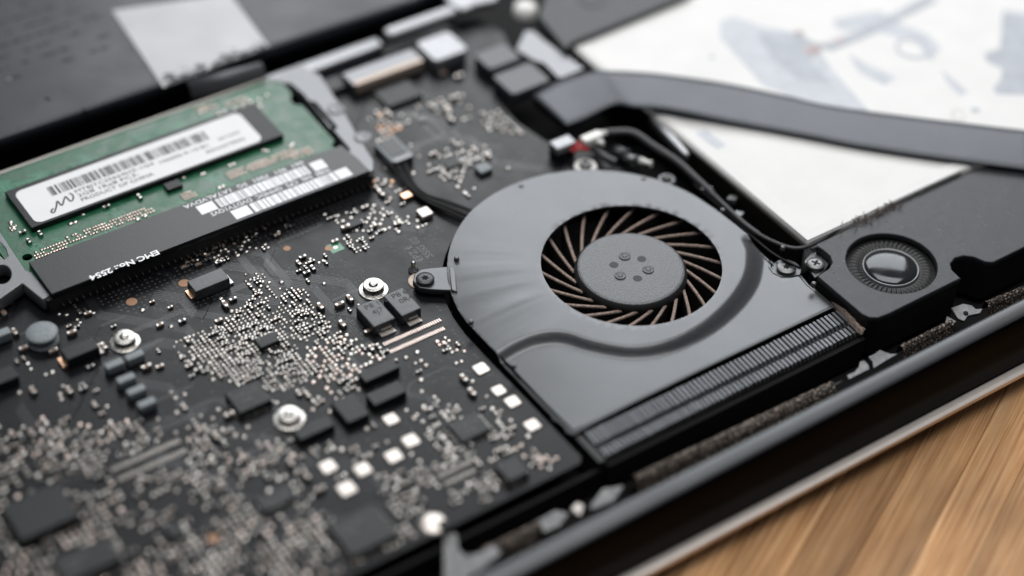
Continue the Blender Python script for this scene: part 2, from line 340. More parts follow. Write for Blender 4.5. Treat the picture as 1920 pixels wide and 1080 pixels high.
def chip(L_, R_, h, m='chip', name='chip', z0=0.0, parent=board, w=.015, label=None, keep=True, r=None):
    x0, x1, y0, y1 = rect_px(L_, R_, z0 + h)
    if r: o = mobj(name, curve_mesh([rrect(x0, x1, y0, y1, r)], z0 + .002, z0 + h, m, w), parent, label=label)
    else: o = bevel_obj(MB().box(x0, x1, y0, y1, z0 + .002, z0 + h).build(name, m, parent, label=label), w)
    if keep: chips.append((x0, x1, y0, y1))
    return o, (x0, x1, y0, y1)
# big block inductor near the memory slot
o, q = chip((350, 527), (431, 521), .25, m='chiplight', name='inductor', w=.02)
MB().box(q[0] - .08, q[0] - .003, q[2] + .05, q[3] - .05, .003, .07).build('solder_lead', 'gold', board)
MB().box(q[1] + .003, q[1] + .09, q[2] + .05, q[3] - .05, .003, .05).build('solder_lead', 'padtin', board)
o, q = chip((112, 655), (187, 650), .25, name='inductor', w=.02)
MB().box(q[0] - .09, q[0] - .003, q[2] + .03, q[3] - .03, .003, .08).build('solder_lead', 'gold', board)
MB().box(q[1] + .003, q[1] + .1, q[2] + .03, q[3] - .03, .003, .05).build('solder_lead', 'padtin', board)
for L_, R_, tx in (((667, 575), (741, 596), 'P8 1N\n 4J7'), ((718, 554), (790, 577), 'P8 6M\n 0R4')):
    o, q = chip(L_, R_, .24, m='chiplight', name='power_chip', w=.02)
    cx, cy = (q[0] + q[1]) / 2, (q[2] + q[3]) / 2
    t = mobj('marking', text_mesh(tx, .19, 'mark', (q[0] + .12, q[3] - .2, .2415), 0, thick=.0008), o)
    MB().box(q[0] + .10, q[1] - .06, q[2] - .13, q[2] - .006, .003, .035).build('solder_lead', 'padtin', board)
    MB().box(q[0] + .14, q[1] - .10, q[2] - .03, q[2] - .004, .08, .13).build('solder_lead', 'dulltin', board)
    chips.append((q[0], q[1], q[2] - .2, q[3]))
for L_, R_, h in (((476, 636), (525, 637), .10), ((421, 738), (511, 748), .16), ((671, 700), (750, 688), .17), ((685, 740), (763, 733), .18), ((620, 754), (693, 775), .17),
                  ((548, 806), (628, 796), .17), ((837, 795), (922, 803), .10), ((927, 872), (993, 884), .15), ((613, 985), (747, 1000), .14), ((825, 301), (868, 305), .07),
                  ((700, 172), (793, 176), .11), ((643, 417), (682, 417), .08), ((600, 152), (651, 160), .15), ((303, 985), (345, 1000), .12), ((0, 950), (150, 965), .18), ((95, 1050), (228, 1045), .14),
                  ((475, 935), (560, 930), .10), ((-60, 715), (35, 705), .22), ((560, 500), (572, 506), .06)):
    o, q = chip(L_, R_, h)
    if h <= .16 and q[1] - q[0] > .25:
        pb = MB(); st = .075
        for i in range(int((q[1] - q[0]) / st) - 1):
            xx_ = q[0] + st * (i + .8); pb.box(xx_, xx_ + .032, q[2] - .05, q[2] - .003, .003, .022); pb.box(xx_, xx_ + .032, q[3] + .003, q[3] + .05, .003, .022)
        for i in range(int((q[3] - q[2]) / st) - 1):
            yy_ = q[2] + st * (i + .8); pb.box(q[0] - .05, q[0] - .003, yy_, yy_ + .032, .003, .022); pb.box(q[1] + .003, q[1] + .05, yy_, yy_ + .032, .003, .022)
        pb.build('pins', 'tin', o, kind='stuff')
        if q[1] - q[0] > .5:
            mobj('marking', text_mesh('K4G10\n 938', .16, 'mark2', (q[0] + .1, q[3] - .25, h + .0015), 0, thick=.0006), o)
        MB().lathe(q[0] + .07, q[3] - .07, [(.025, h + .0008), (.022, h + .0016)], 12).build('pin_dot', 'mark2', o)
# small grey ferrite blocks
for c in ((213, 680), (251, 664), (235, 707), (254, 729), (274, 753)):
    chip((c[0] - 20, c[1] + 2), (c[0] + 21, c[1] - 1), .20, 'chipgrey', 'ferrite', w=.03)
chip((-30, 628), (22, 622), .22, 'chipgrey', 'ferrite', w=.03)
o, q = chip((845, 322), (905, 312), .10, 'chipgrey', 'ferrite', w=.03) if False else (None, None)
# round choke at the left
cx, cy = P(80, 632, .1)
ch = MB().lathe(cx, cy, [(.30, .003), (.30, .05), (.22, .07), (.22, .17), (.30, .19), (.31, .22), (.28, .25), (.1, .255)], 40).build('round_inductor', 'chipgrey', board, smooth=True); chips.append((cx - .3, cx + .3, cy - .3, cy + .3))
# raised shiny mounting bosses
bosses = []
for (bx, by) in ((700, 536), (233, 634), (542, 778)):
    x, y = P(bx, by, .12); bosses.append((x, y, .36))
    b = MB().lathe(x, y, [(.30, .003), (.30, .02), (.285, .03), (.215, .032), (.21, .04), (.21, .145), (.195, .16), (.10, .161), (.085, .163), (.08, .19), (.06, .198), (.02, .203)], 48).build('mounting_boss', 'steel', board, smooth=True)
    b.modifiers.new('wn', 'WEIGHTED_NORMAL')
# corner boss with hole
x, y = P(812, 980, .05); bosses.append((x, y, .35))
MB().lathe(x, y, [(.26, .003), (.25, .03), (.2, .06), (.1, .07)], 36).build('mounting_boss', 'padtin', board, smooth=True)
x2, y2 = P(833, 981, .12)
MB().lathe(x2, y2, [(.10, .003), (.10, .10), (.085, .11)], 24).build('rubber_plug', 'black', board, smooth=True)
# little threaded post beside the fan screw
x, y = P(775, 508, 0); bosses.append((x, y, .2))
MB().lathe(x, y, [(.10, .003), (.10, .05), (.045, .055), (.045, .11), (.03, .12), (.03, .16), (.045, .17), (.045, .23), (.02, .25)], 20).build('threaded_post', 'steel', board, smooth=True)
# copper/gold test discs
for (a, b, r) in ((538, 466, .075), (616, 466, .075), (345, 531, .11), (247, 566, .11), (18, 566, .1), (400, 1010, .1)):
    x, y = P(a, b, 0); MB().lathe(x, y, [(r, .002), (r, .006)], 24).build('gold_disc', 'golddull', board); bosses.append((x, y, r))
def diamond(px, py):
    x, y = P(px, py, 0); o = MB().box(x - .14, x + .14, y - .14, y + .14, .002, .005).build('fiducial', 'ramtrace', board)
    MB().lathe(x, y, [(.05, .006), (.05, .010)], 16).build('gold_disc', 'padtin', o); bosses.append((x, y, .2))
diamond(629, 464)
# square solder pads
pads = [(902, 691, .135), (935, 732, .12), (961, 753, .13), (998, 797, .13), (733, 786, .13), (770, 826, .14), (738, 855, .14), (680, 880, .14), (615, 875, .14), (650, 916, .15)]
for (a, b, h) in pads:
    x, y = P(a, b, 0.02); me = curve_mesh([rrect(x - h, x + h, y - h, y + h, .04)], .002, .03, 'padtin', .012); mobj('solder_pad', me, board); chips.append((x - h - .03, x + h + .03, y - h - .03, y + h + .03))
# rows of fine contacts
def comb(x0, x1, y, n, w=.085, m='pinktin'):
    b = MB(); p = (x1 - x0) / n
    for i in range(n): b.box(x0 + i * p, x0 + i * p + p * .46, y - w / 2, y + w / 2, .003, .02)
    o = b.build('contact_row', m, board, kind='stuff'); chips.append((x0 - .03, x1 + .03, y - w, y + w))
comb(-5.33, -4.03, .72, 26); comb(-5.33, -4.10, .48, 25)
comb(-11.05, -9.7, .56, 30, .1, 'dulltin'); comb(-11.05, -9.7, .28, 30, .1, 'dulltin')
x, y = P(868, 882, 0); comb(x - .45, x + .35, y + .1, 18, .08, 'dulltin'); comb(x - .45, x + .35, y - .12, 18, .08, 'dulltin')
# connectors and shields at the far end of the board
o, q = chip((640, 138), (796, 112), .28, 'silverflex', 'video_connector', w=.03, label='silver and gold edge connector')
MB().box(q[0] + .06, q[1] - .06, q[2] - .03, q[2] + .12, .05, .284).build('contact_strip', 'golddull2', o)
chip((777, 80), (880, 92), .34, 'alu_grey', 'shield_can', r=.15, w=.03)
chip((886, 102), (979, 108), .32, 'socketgrey', 'socket', r=.12, w=.03)
chip((921, 142), (1034, 150), .32, 'socketgrey', 'socket', r=.12, w=.03)
o, q = chip((545, 205), (592, 190), .05, 'gold', 'solder_lead', keep=False) if False else (None, None)
# crystal: light top on dark body; orange tantalum; pale block
o, q = chip((779, 394), (813, 399), .12, 'padtin', 'crystal', w=.02)
o, q = chip((748, 364), (775, 366), .10, 'gold', 'tantalum_capacitor', w=.02)
o, q = chip((888, 311), (925, 315), .12, 'chipgrey', 'ferrite', w=.03)
# printed marking near the fan
t = mobj('marking', text_mesh('EPZ E\nSSIG 02', .22, 'trace', (*P(795, 487, .003), .003), math.radians(90), thick=.001), board)
# ---- component templates (shared meshes)
def cap_mesh(l, w, h, body):
    b = MB(); e = l * .26
    b.box(-l / 2 + e, l / 2 - e, -w / 2 * .94, w / 2 * .94, .004, h * .94, 0)
    for s in (-1, 1):
        x0, x1 = (-l / 2, -l / 2 + e) if s < 0 else (l / 2 - e, l / 2)
        c = min(w, h) * .22
        v = [(x0, -w / 2, .002), (x1, -w / 2, .002), (x1, w / 2, .002), (x0, w / 2, .002), (x0, -w / 2, h - c), (x1, -w / 2, h - c), (x1, w / 2, h - c), (x0, w / 2, h - c),
             (x0, -w / 2 + c, h), (x1, -w / 2 + c, h), (x1, w / 2 - c, h), (x0, w / 2 - c, h)]
        b.add(v, [(0, 3, 2, 1), (0, 1, 5, 4), (1, 2, 6, 5), (2, 3, 7, 6), (3, 0, 4, 7), (4, 5, 9, 8), (6, 7, 11, 10), (8, 9, 10, 11), (5, 6, 10, 9), (7, 4, 8, 11)], 1)
    return mesh(b.v, b.f, [body, 'tin'], b.i, name='capacitor')
def dome_arr(r, h, seg=8):
    v = []; f = []; rings = [(1, 0), (.88, .62), (.55, .95)]
    for rr, zz in rings: v += [(r * rr * math.cos(2 * math.pi * k / seg), r * rr * math.sin(2 * math.pi * k / seg), .003 + h * zz) for k in range(seg)]
    v.append((0, 0, .003 + h))
    for j in range(2):
        for k in range(seg): f.append((j * seg + k, j * seg + (k + 1) % seg, (j + 1) * seg + (k + 1) % seg, (j + 1) * seg + k))
    for k in range(seg): f.append((2 * seg + k, 2 * seg + (k + 1) % seg, 3 * seg))
    return v, f
CAPS = {(a, b): cap_mesh(*s, body) for a, s in enumerate([(.10, .056, .05), (.14, .08, .07), (.18, .10, .10)]) for b, body in enumerate(['ceramic', 'darkceramic'])}
DOMES = [dome_arr(.034, .018), dome_arr(.045, .022), dome_arr(.058, .026)]
comp = []   # ('cap',x,y,rot,size,body) / ('dome',x,y,size,mat)
occ = {}
def free(x, y, r):
    if x < -16 or not inpoly(x, y, outl_in): return False
    for (a, b, c, d) in chips:
        if a - r < x < b + r and c - r < y < d + r: return False
    for (a, b, c) in bosses:
        if (x - a) ** 2 + (y - b) ** 2 < (c + r) ** 2: return False
    k = (int(math.floor(x / .1)), int(math.floor(y / .1)))
    for i in (-1, 0, 1):
        for j in (-1, 0, 1):
            for (a, b, c) in occ.get((k[0] + i, k[1] + j), ()):
                if (x - a) ** 2 + (y - b) ** 2 < (c + r) ** 2: return False
    return True
def claim(x, y, r): occ.setdefault((int(math.floor(x / .1)), int(math.floor(y / .1))), []).append((x, y, r))
outl_in = [(-18.9, -3.68), (-4.05, -3.68), (-4.0, -1.0), (-3.98, .6), (-3.7, 1.5), (-3.2, 2.3), (-2.5, 3.0), (-1.5, 3.4), (-.7, 3.45), (.3, 3.3), (.9, 3.3), (1.0, 4.0), (.6, 5.2), (.8, 6.4), (1.9, 7.0), (2.2, 8.2), (2.0, 9.0), (-18.9, 9.1)]
def cap_at(px, py, s, rot=0, body=0):
    x, y = P(px, py, .03); comp.append(('cap', x, y, rot, s, body)); claim(x, y, .05 + .02 * s)
def dome_at(px, py, s=1, m='tin'):
    x, y = P(px, py, .01); comp.append(('dome', x, y, s, m)); claim(x, y, .045)
H = math.pi / 2
for a in ((422, 573, 2, H), (437, 562, 1, 0), (410, 602, 1, 0), (601, 577, 2, H), (637, 573, 2, 0), (656, 562, 2, H), (642, 610, 2, H), (560, 494, 1, H), (648, 428, 2, 0), (690, 622, 1, 0), (710, 651, 1, H), (300, 688, 1, 0), (213, 612, 0, 0),
          (700, 425, 1, 0), (707, 354, 1, H), (715, 365, 2, H), (560, 508, 0, 0), (575, 512, 1, 0), (628, 453, 1, 0), (345, 502, 1, 0), (390, 487, 1, 0), (372, 497, 1, 0), (410, 493, 1, 0), (372, 478, 0, 0), (285, 566, 0, 0),
          (870, 712, 2, H), (885, 738, 2, H), (60, 815, 2, H), (62, 735, 2, H), (130, 735, 2, H), (178, 760, 1, H), (405, 820, 2, H), (430, 780, 2, 0), (300, 610, 1, 0), (895, 870, 2, H), (545, 870, 2, H), (575, 895, 2, H), (600, 920, 2, 0),
          (8, 590, 2, H), (28, 625, 2, H), (135, 626, 2, 0), (160, 660, 2, 0), (100, 660, 2, 0), (45, 655, 2, 0), (195, 652, 2, H), (275, 690, 2, 0), (170, 688, 1, 0),
          (580, 180, 2, H), (600, 200, 2, H), (665, 172, 2, H), (728, 215, 2, H), (830, 140, 2, 0), (860, 145, 2, 0), (840, 210, 2, H), (845, 225, 2, H), (852, 185, 2, 0)):
    cap_at(*a[:4], body=0 if a[2] > 1 else rnd.randint(0, 1))
# clusters: polygon in photo pixels, pitch, fill, cap share, solder tint weights
REG = [
 ([(455, 515), (490, 512), (520, 540), (575, 545), (600, 585), (625, 615), (600, 640), (560, 640), (555, 665), (600, 690), (575, 720), (520, 735), (460, 730), (400, 705), (345, 690), (320, 640), (380, 620), (430, 590), (470, 560)], .092, .92, .34, ('tin', 'tin', 'dulltin', 'dulltin')),
 ([(560, 640), (640, 625), (720, 650), (730, 670), (670, 700), (620, 720), (580, 700)], .10, .75, .12, ('pinktin', 'tin')),
 ([(600, 700), (680, 705), (640, 760), (600, 770), (560, 740)], .13, .6, .5, ('pinktin', 'tin', 'tin')),
 ([(330, 480), (380, 455), (470, 430), (545, 400), (560, 410), (520, 450), (500, 480), (470, 470), (420, 500), (345, 500)], .105, .50, .55, ('tin', 'tin', 'dulltin')),
 ([(595, 400), (640, 395), (700, 385), (760, 405), (800, 420), (770, 440), (700, 440), (640, 430)], .10, .62, .25, ('tin', 'tin', 'tin')),
 ([(640, 445), (700, 445), (705, 465), (670, 475), (645, 460)], .095, .62, .45, ('tin', 'tin')),
 ([(560, 485), (610, 480), (620, 495), (580, 515), (550, 515)], .10, .4, .6, ('tin',)),
 ([(690, 335), (740, 340), (780, 360), (760, 390), (720, 380), (700, 365)], .11, .5, .2, ('tin', 'pinktin', 'gold')),
 ([(805, 280), (830, 262), (880, 270), (900, 290), (870, 330), (900, 350), (880, 375), (850, 350), (820, 335), (800, 330)], .12, .62, .35, ('tin', 'tin')),
 ([(870, 280), (925, 285), (920, 310), (880, 300)], .13, .5, .3, ('tin',)),
 ([(750, 215), (830, 185), (870, 180), (860, 200), (800, 225), (760, 240)], .15, .6, .2, ('tin', 'pinktin')),
 ([(660, 200), (720, 205), (760, 235), (730, 265), (700, 245)], .13, .7, .2, ('pinktin', 'tin', 'gold')),
 ([(860, 215), (940, 205), (1000, 220), (1010, 250), (960, 250), (880, 235)], .16, .5, .3, ('tin', 'dulltin')),
 ([(820, 620), (860, 640), (900, 680), (890, 700), (850, 680), (815, 650)], .10, .5, .15, ('pinktin', 'tin')),
 ([(800, 740), (870, 760), (850, 790), (820, 790), (830, 820), (860, 840), (900, 830), (935, 800), (920, 760), (960, 790), (970, 850), (920, 870), (850, 880), (800, 830), (780, 780)], .105, .75, .25, ('tin', 'tin', 'dulltin')),
 ([(960, 780), (1000, 830), (1060, 860), (1050, 880), (1000, 880), (960, 850)], .12, .5, .3, ('tin', 'pinktin')),
 ([(800, 650), (800, 720), (770, 730), (760, 700)], .14, .35, .1, ('tin', 'dulltin')),
 ([(790, 870), (930, 870), (960, 900), (930, 940), (830, 960), (800, 920)], .12, .6, .35, ('tin', 'dulltin')),
 ([(700, 890), (800, 880), (800, 1000), (760, 1000), (720, 940)], .13, .6, .35, ('tin', 'dulltin')),
 ([(560, 830), (680, 820), (700, 860), (640, 850), (580, 860)], .12, .5, .3, ('dulltin', 'tin')),
 ([(-420, 900), (-300, 760), (0, 800), (80, 780), (200, 790), (320, 780), (360, 800), (420, 800), (560, 850), (600, 940), (620, 1000), (660, 1080), (640, 1200), (-200, 1300)], .125, .60, .30, ('dulltin', 'dulltin', 'tin', 'dulltin', 'pinktin')),
 ([(30, 660), (110, 690), (200, 740), (220, 790), (120, 770), (0, 740)], .15, .25, .4, ('dulltin', 'tin')),
 ([(95, 565), (190, 575), (185, 600), (140, 625), (100, 590)], .11, .45, .6, ('dulltin', 'tin')),
 ([(300, 720), (420, 760), (400, 800), (320, 790)], .17, .5, .1, ('dulltin', 'dulltin')),
 ([(480, 770), (560, 850), (700, 800), (620, 1000), (740, 1060), (600, 1080)], .15, .35, .3, ('dulltin', 'tin')),
 ([(640, 1010), (830, 950), (830, 990), (660, 1070), (560, 1080)], .13, .6, .2, ('dulltin',)),
 ([(260, 570), (560, 500), (800, 600), (1050, 850), (560, 900), (300, 700)], .24, .30, .4, ('dulltin', 'tin')),
 ([(700, 170), (1000, 180), (1050, 300), (820, 400), (700, 300)], .45, .3, .3, ('dulltin', 'tin')),
]
for (poly, pitch, fill, capshare, tints) in REG:
    w = PL(poly, 0); xs = [a for a, b in w]; ys = [b for a, b in w]
    ny = int((max(ys) - min(ys)) / pitch) + 1; nx = int((max(xs) - min(xs)) / pitch) + 1
    for j in range(ny):
        for i in range(nx):
            x = min(xs) + i * pitch; y = min(ys) + j * pitch
            jt = pitch * (.04 if pitch < .1 else .10); x += rnd.uniform(-jt, jt); y += rnd.uniform(-jt, jt)
            if not inpoly(x, y, w) or rnd.random() > fill * (1.0 + (.5 if pitch < .1 else 1.5) * noise.noise(Vector((x * 1.3, y * 1.3, 1)))): continue
            if rnd.random() < capshare:
                s = 0 if rnd.random() < .75 else 1; rr = .045 if s == 0 else .065
                if free(x, y, rr): comp.append(('cap', x, y, 0 if noise.noise(Vector((x * 2, y * 2, 5))) > 0 else H, s, rnd.randint(0, 1))); claim(x, y, rr * .85)
            else:
                s = rnd.choice((0, 0, 1)) if pitch < .1 else rnd.choice((1, 1, 2)); rr = pitch * .44 if pitch < .1 else (.034, .043, .054)[s]
                if free(x, y, rr): comp.append(('dome', x, y, s, rnd.choice(tints))); claim(x, y, rr)
def shown(x, y):
    d = np.array([x, y, 0]) - CAM; w = d @ fw; px, py = 960 + FPX * (d @ r_) / w, 540 - FPX * (d @ u_) / w
    return (0 < px < 1920 and 0 < py < 1080), w
caps = [c for c in comp if c[0] == 'cap']; doms = [c for c in comp if c[0] == 'dome']
def rank(c): s, w = shown(c[1], c[2]); return (0 if s else 1, w - (c[4] if c[0] == 'cap' else c[3]) * 20)
caps.sort(key=rank); doms.sort(key=rank)
for c in caps[:300]:
    o = bpy.data.objects.new('capacitor', CAPS[(c[4], c[5])]); link(o, board, (c[1], c[2], 0)); o.rotation_euler = (0, 0, c[3] + rnd.uniform(-.03, .03))
dm = {}
for c in doms[:300]:
    k = (c[3], c[4])
    if k not in dm: dm[k] = mesh(*DOMES[c[3]], c[4], smooth=True, name='solder_dome')
    o = bpy.data.objects.new('solder_dome', dm[k]); link(o, board, (c[1], c[2], 0))
b = MB()
for c in caps[300:]:
    me = CAPS[(c[4], c[5])]; cs, sn = math.cos(c[3]), math.sin(c[3])
    n = len(b.v); b.v += [(c[1] + v.co.x * cs - v.co.y * sn, c[2] + v.co.x * sn + v.co.y * cs, v.co.z) for v in me.vertices]
    for p in me.polygons: b.f.append(tuple(i + n for i in p.vertices)); b.i.append(2 if p.material_index else c[5])
b.build('small_capacitors', ['ceramic', 'darkceramic', 'tin'], board, kind='stuff')
b = MB(); tl = ['tin', 'dulltin', 'pinktin', 'gold']
for c in doms[300:]:
    v, f = DOMES[c[3]]; b.add([(x + c[1], y + c[2], z) for x, y, z in v], f, tl.index(c[4]))
b.build('solder_beads', tl, board, smooth=True, kind='stuff')
print('caps', len(caps), 'domes', len(doms))
# vias and traces
b = MB()
def via(x, y, r):
    v = [(x + r * 1.35 * math.cos(a), y + r * 1.35 * math.sin(a), .003) for a in np.linspace(0, 2 * math.pi, 7)[:-1]]; b.add(v, [tuple(range(6))], 1)
    v = [(x + r * math.cos(a), y + r * math.sin(a), .006) for a in np.linspace(0, 2 * math.pi, 7)[:-1]]; b.add(v, [tuple(range(6))], 0)
VR = [([(160, 560), (330, 490), (500, 440), (640, 370), (700, 330), (690, 370), (600, 420), (520, 470), (340, 560), (250, 590)], .11, .65),
      ([(260, 570), (440, 540), (460, 560), (330, 600)], .10, .5), ([(520, 500), (640, 480), (700, 520), (640, 560), (560, 530)], .09, .38),
      ([(800, 540), (850, 560), (1060, 830), (1040, 840), (830, 600)], .10, .4), ([(640, 380), (850, 430), (840, 500), (760, 500)], .14, .28),
      ([(620, 590), (680, 600), (680, 640), (630, 620)], .06, .6), ([(300, 700), (560, 760), (860, 640), (1000, 860), (700, 960)], .2, .3), ([(700, 180), (1040, 260), (940, 340), (720, 260)], .2, .3)]
for poly, pitch, fill in VR:
    w = PL(poly, 0); xs = [a for a, _ in w]; ys = [a for _, a in w]
    y = min(ys)
    while y < max(ys):
        x = min(xs)
        while x < max(xs):
            if inpoly(x, y, w) and rnd.random() < 1.5 * fill * (.6 + 1.4 * max(0, noise.noise(Vector((x * 1.7, y * 1.7, 9))) + .3)) and free(x, y, .03): via(x + rnd.uniform(-.01, .01), y + rnd.uniform(-.01, .01), .016)
            x += pitch
        y += pitch
b.build('vias', ['via', 'ring'], board, kind='stuff')
def ribbon_strip(b, pts, w, z, mi=0):
    for (x0, y0), (x1, y1) in zip(pts[:-1], pts[1:]):
        d = Vector((x1 - x0, y1 - y0)); l = d.length
        if l < 1e-4: continue
        n = Vector((-d.y, d.x)) / l * w / 2; b.add([(x0 - n.x, y0 - n.y, z), (x1 - n.x, y1 - n.y, z), (x1 + n.x, y1 + n.y, z), (x0 + n.x, y0 + n.y, z)], [(0, 1, 2, 3)], mi)
b = MB()
for g in range(90):
    x, y = rnd.uniform(-12.5, 1), rnd.uniform(-3.4, 7)
    d = rnd.choice(((1, 0), (0, -1), (1, -1), (1, 1), (-1, 0))); k = rnd.randint(2, 6); path = [(x, y)]
    for s in range(rnd.randint(2, 4)):
        l = rnd.uniform(.3, 1.3); path.append((path[-1][0] + d[0] * l, path[-1][1] + d[1] * l))
        d = {(1, 0): (1, -1), (1, -1): (0, -1), (0, -1): (1, -1), (1, 1): (1, 0), (-1, 0): (-1, -1), (-1, -1): (0, -1)}.get(d, (1, 0))
    for q in range(k):
        off = q * .035; pp = [(a + off, c + off * .9) for a, c in path]
        if all(inpoly(a, c, outl_in) for a, c in pp): ribbon_strip(b, pp, .014, .0022 + g * 2e-6)
b.build('traces', 'trace', board, kind='stuff')
# ------------------------------------------------------------------ memory module + slot
slot = thing('memory_slot_frame', 'grey metal frame arms holding the green memory module at both ends', 'bracket', (-6.8, 6, -.1))
def gplate(name, pxs, z, h, m, parent, bev=.02, holes=(), **k):
    return mobj(name, curve_mesh([PL(pxs, z)] + [PL(q, z) for q in holes], z - h, z, m, bev), parent, **k)
gplate('right_arm', [(505, 151), (560, 119), (600, 140), (640, 200), (668, 250), (700, 300), (701, 318), (676, 331), (648, 292), (656, 280), (600, 216), (568, 176), (546, 157)], .36, .3, 'plastic_grey', slot,
       holes=([(583, 190), (592, 192), (632, 238), (628, 243), (618, 236)],))
gplate('left_arm', [(-40, 392), (2, 438), (47, 506), (60, 510), (93, 553), (80, 561), (42, 530), (0, 560), (-40, 560)], .36, .3, 'plastic_grey', slot, holes=(circle(3, 514, 18, 20), [(0, 452), (10, 466), (15, 480), (8, 486), (-10, 470)],))
for (a, b_) in ((630, 205), (680, 257)):
    x, y = P(a, b_, .37); MB().lathe(x, y, [(.19, .361), (.18, .385), (.11, .38), (.09, .37), (.04, .362)], 28).build('rivet', 'plastic_grey', slot, smooth=True)
MB().box(-10.3, -3.05, 4.93, 5.6, .003, .32).build('socket_housing', 'black', slot)
pins = MB()
for i in range(100):
    x = -10.1 + i * .07
    if i % 2: pins.box(x, x + .022, 4.86, 4.932, .10, .125)
pins.build('contact_pins', 'dulltin', slot, kind='stuff')
ram = thing('memory_module', 'green memory module with a long white barcode sticker', 'memory module', (-6.8, 7.3, .25))
RZ = .34
x0, y0 = -10.55, 5.6; x1 = -3.0
mo = [(-10.52, 5.6), (-10.52, 9.02), (-3.15, 9.02), (-3.08, 8.9), (-3.10, 8.3), (-3.25, 8.1), (-3.25, 7.9), (-3.12, 7.8), (-3.16, 6.32), (-3.28, 6.25), (-3.28, 6.12), (-3.18, 6.05), (-3.18, 5.6)]
mobj('board', curve_mesh([mo, circle(*P(51, 482, RZ), .10, 20)], RZ - .09, RZ, 'ram', .006), ram)
MB().box(-10.52, -3.3, 9.022, 9.09, RZ - .1, RZ + .015).build('board_edge', 'ramedge', ram)
# dark chip bank with sticker (its far end sags slightly under the tape)
cb = bevel_obj(MB().box(-9.75, P(538, 258, RZ + .14)[0], 6.93, 8.28, RZ + .012, RZ + .14).build('chip_bank', 'chip', ram), .02)
sx0, sx1 = P(37, 385, RZ + .15)[0] + .05, P(488, 255, RZ + .15)[0]
me = curve_mesh([rrect(sx0, sx1, 6.985, 8.14, .16)], RZ + .142, RZ + .147, 'white', 0); mobj('sticker', me, cb)
# the sticker print
prt = MB(); zz = RZ + .1505
bx = sx0 + .62; barend = sx0 + .62 + 3.55
while bx < barend:
    w_ = rnd.choice((.012, .012, .02, .03, .045)); prt.box(bx, bx + w_, 7.62, 7.93, zz - .001, zz); bx += w_ + rnd.choice((.012, .018, .03, .045))
prt.build('barcode', 'ink', cb)
for tx, yy, xx, sz, wd in (('MT8JTC25664HZ-1G4', 7.45, 1.05, .15, 1.75), ('2GB 1Rx8 PC3-', 7.30, 1.05, .15, 1.35), ('PRODUCT OF CHINA', 7.14, 1.05, .15, 1.6), ('10600S-9-10-B1', 7.40, 2.9, .14, 1.1), ('BZAAD7E002', 7.2, 3.9, .13, .9), ('201043', 7.46, 4.3, .12, .5)):
    mobj('sticker_text', text_mesh(tx, sz, 'ink', (sx0 + xx, yy, zz), 0, width=wd, thick=.0008), cb)
# hand-like logo swirl
lg = smooth_path([(.50, 7.25, 0), (.42, 7.18, 0), (.46, 7.12, 0), (.58, 7.28, 0), (.66, 7.42, 0), (.68, 7.24, 0), (.80, 7.40, 0), (.86, 7.46, 0), (.88, 7.28, 0), (.95, 7.30, 0), (1.0, 7.42, 0), (.97, 7.52, 0)], 5)
b = MB(); ribbon_strip(b, [(sx0 - .02 + p.x * 1.0, p.y) for p in lg], .035, zz + .0008); b.build('logo', 'ink', cb)
# passive parts, traces on the module
ro = (RZ + .002)
def ram_dom(px, py, s=1):
    x, y = P(px, py, RZ); return x, y
bd = MB()
for (a, c) in ((132, 420), (141, 417), (156, 402), (430, 311), (438, 308), (345, 333), (378, 327), (382, 326), (411, 353), (418, 350), (493, 282), (500, 284), (545, 275), (548, 271), (258, 412), (272, 406), (487, 200), (20, 418), (25, 428), (410, 214), (420, 210), (440, 205), (455, 198), (470, 192), (485, 188), (500, 180), (375, 212)):
    x, y = P(a, c, RZ); v, f = DOMES[2]; bd.add([(x + p, y + q, r + RZ - .001) for p, q, r in v], f, 0)
for (a, c, n) in ((66, 482, 12), (130, 452, 14), (195, 428, 18), (413, 345, 0), (430, 332, 14), (490, 310, 14), (550, 296, 8), (345, 372, 5), (370, 210, 8), (430, 200, 8), (20, 430, 3)):
    x, y = P(a, c, RZ)
    for i in range(n):
        for j in range(3):
            if rnd.random() < .8: v, f = DOMES[0]; bd.add([(x + i * .062 + p + rnd.uniform(-.01, .01), y - .05 + j * .085 + q, r + RZ - .001) for p, q, r in v], f, 1)
bd.build('solder_beads', ['tin', 'pinktin'], ram, smooth=True, kind='stuff')
for (a, c) in ((43, 498 - 60), (76, 441), (55, 455), (200, 390), (262, 372), (315, 0)):
    if c > 0:
        x, y = P(a, c, RZ); o = bpy.data.objects.new('capacitor', CAPS[(1, 1)]); link(o, ram, (x, y, RZ)); o.rotation_euler = (0, 0, rnd.choice((0, H)))
x, y = P(325, 352, RZ); bevel_obj(MB().box(x - .17, x + .17, y - .12, y + .12, RZ + .003, RZ + .09).build('chip', 'chip', ram), .012)
b = MB()
for g in range(46):
    x = rnd.uniform(-10.1, -3.6); y = rnd.choice((rnd.uniform(8.35, 8.9), rnd.uniform(8.35, 8.9), rnd.uniform(6.1, 6.8)))
    for q in range(rnd.randint(3, 8)):
        l = rnd.uniform(.15, .45); pp = [(x + q * .045, y), (x + q * .045 + .1, y - l * .5), (x + q * .045 + .1, y - l)]
        if y > 7.5 and pp[-1][1] < 8.3: pp[-1] = (pp[-1][0], 8.3); pp[1] = (pp[1][0], 8.33)
        ribbon_strip(b, pp, .018, RZ + .0025 + g * 4e-6)
b.build('traces', 'ramtrace', ram, kind='stuff')
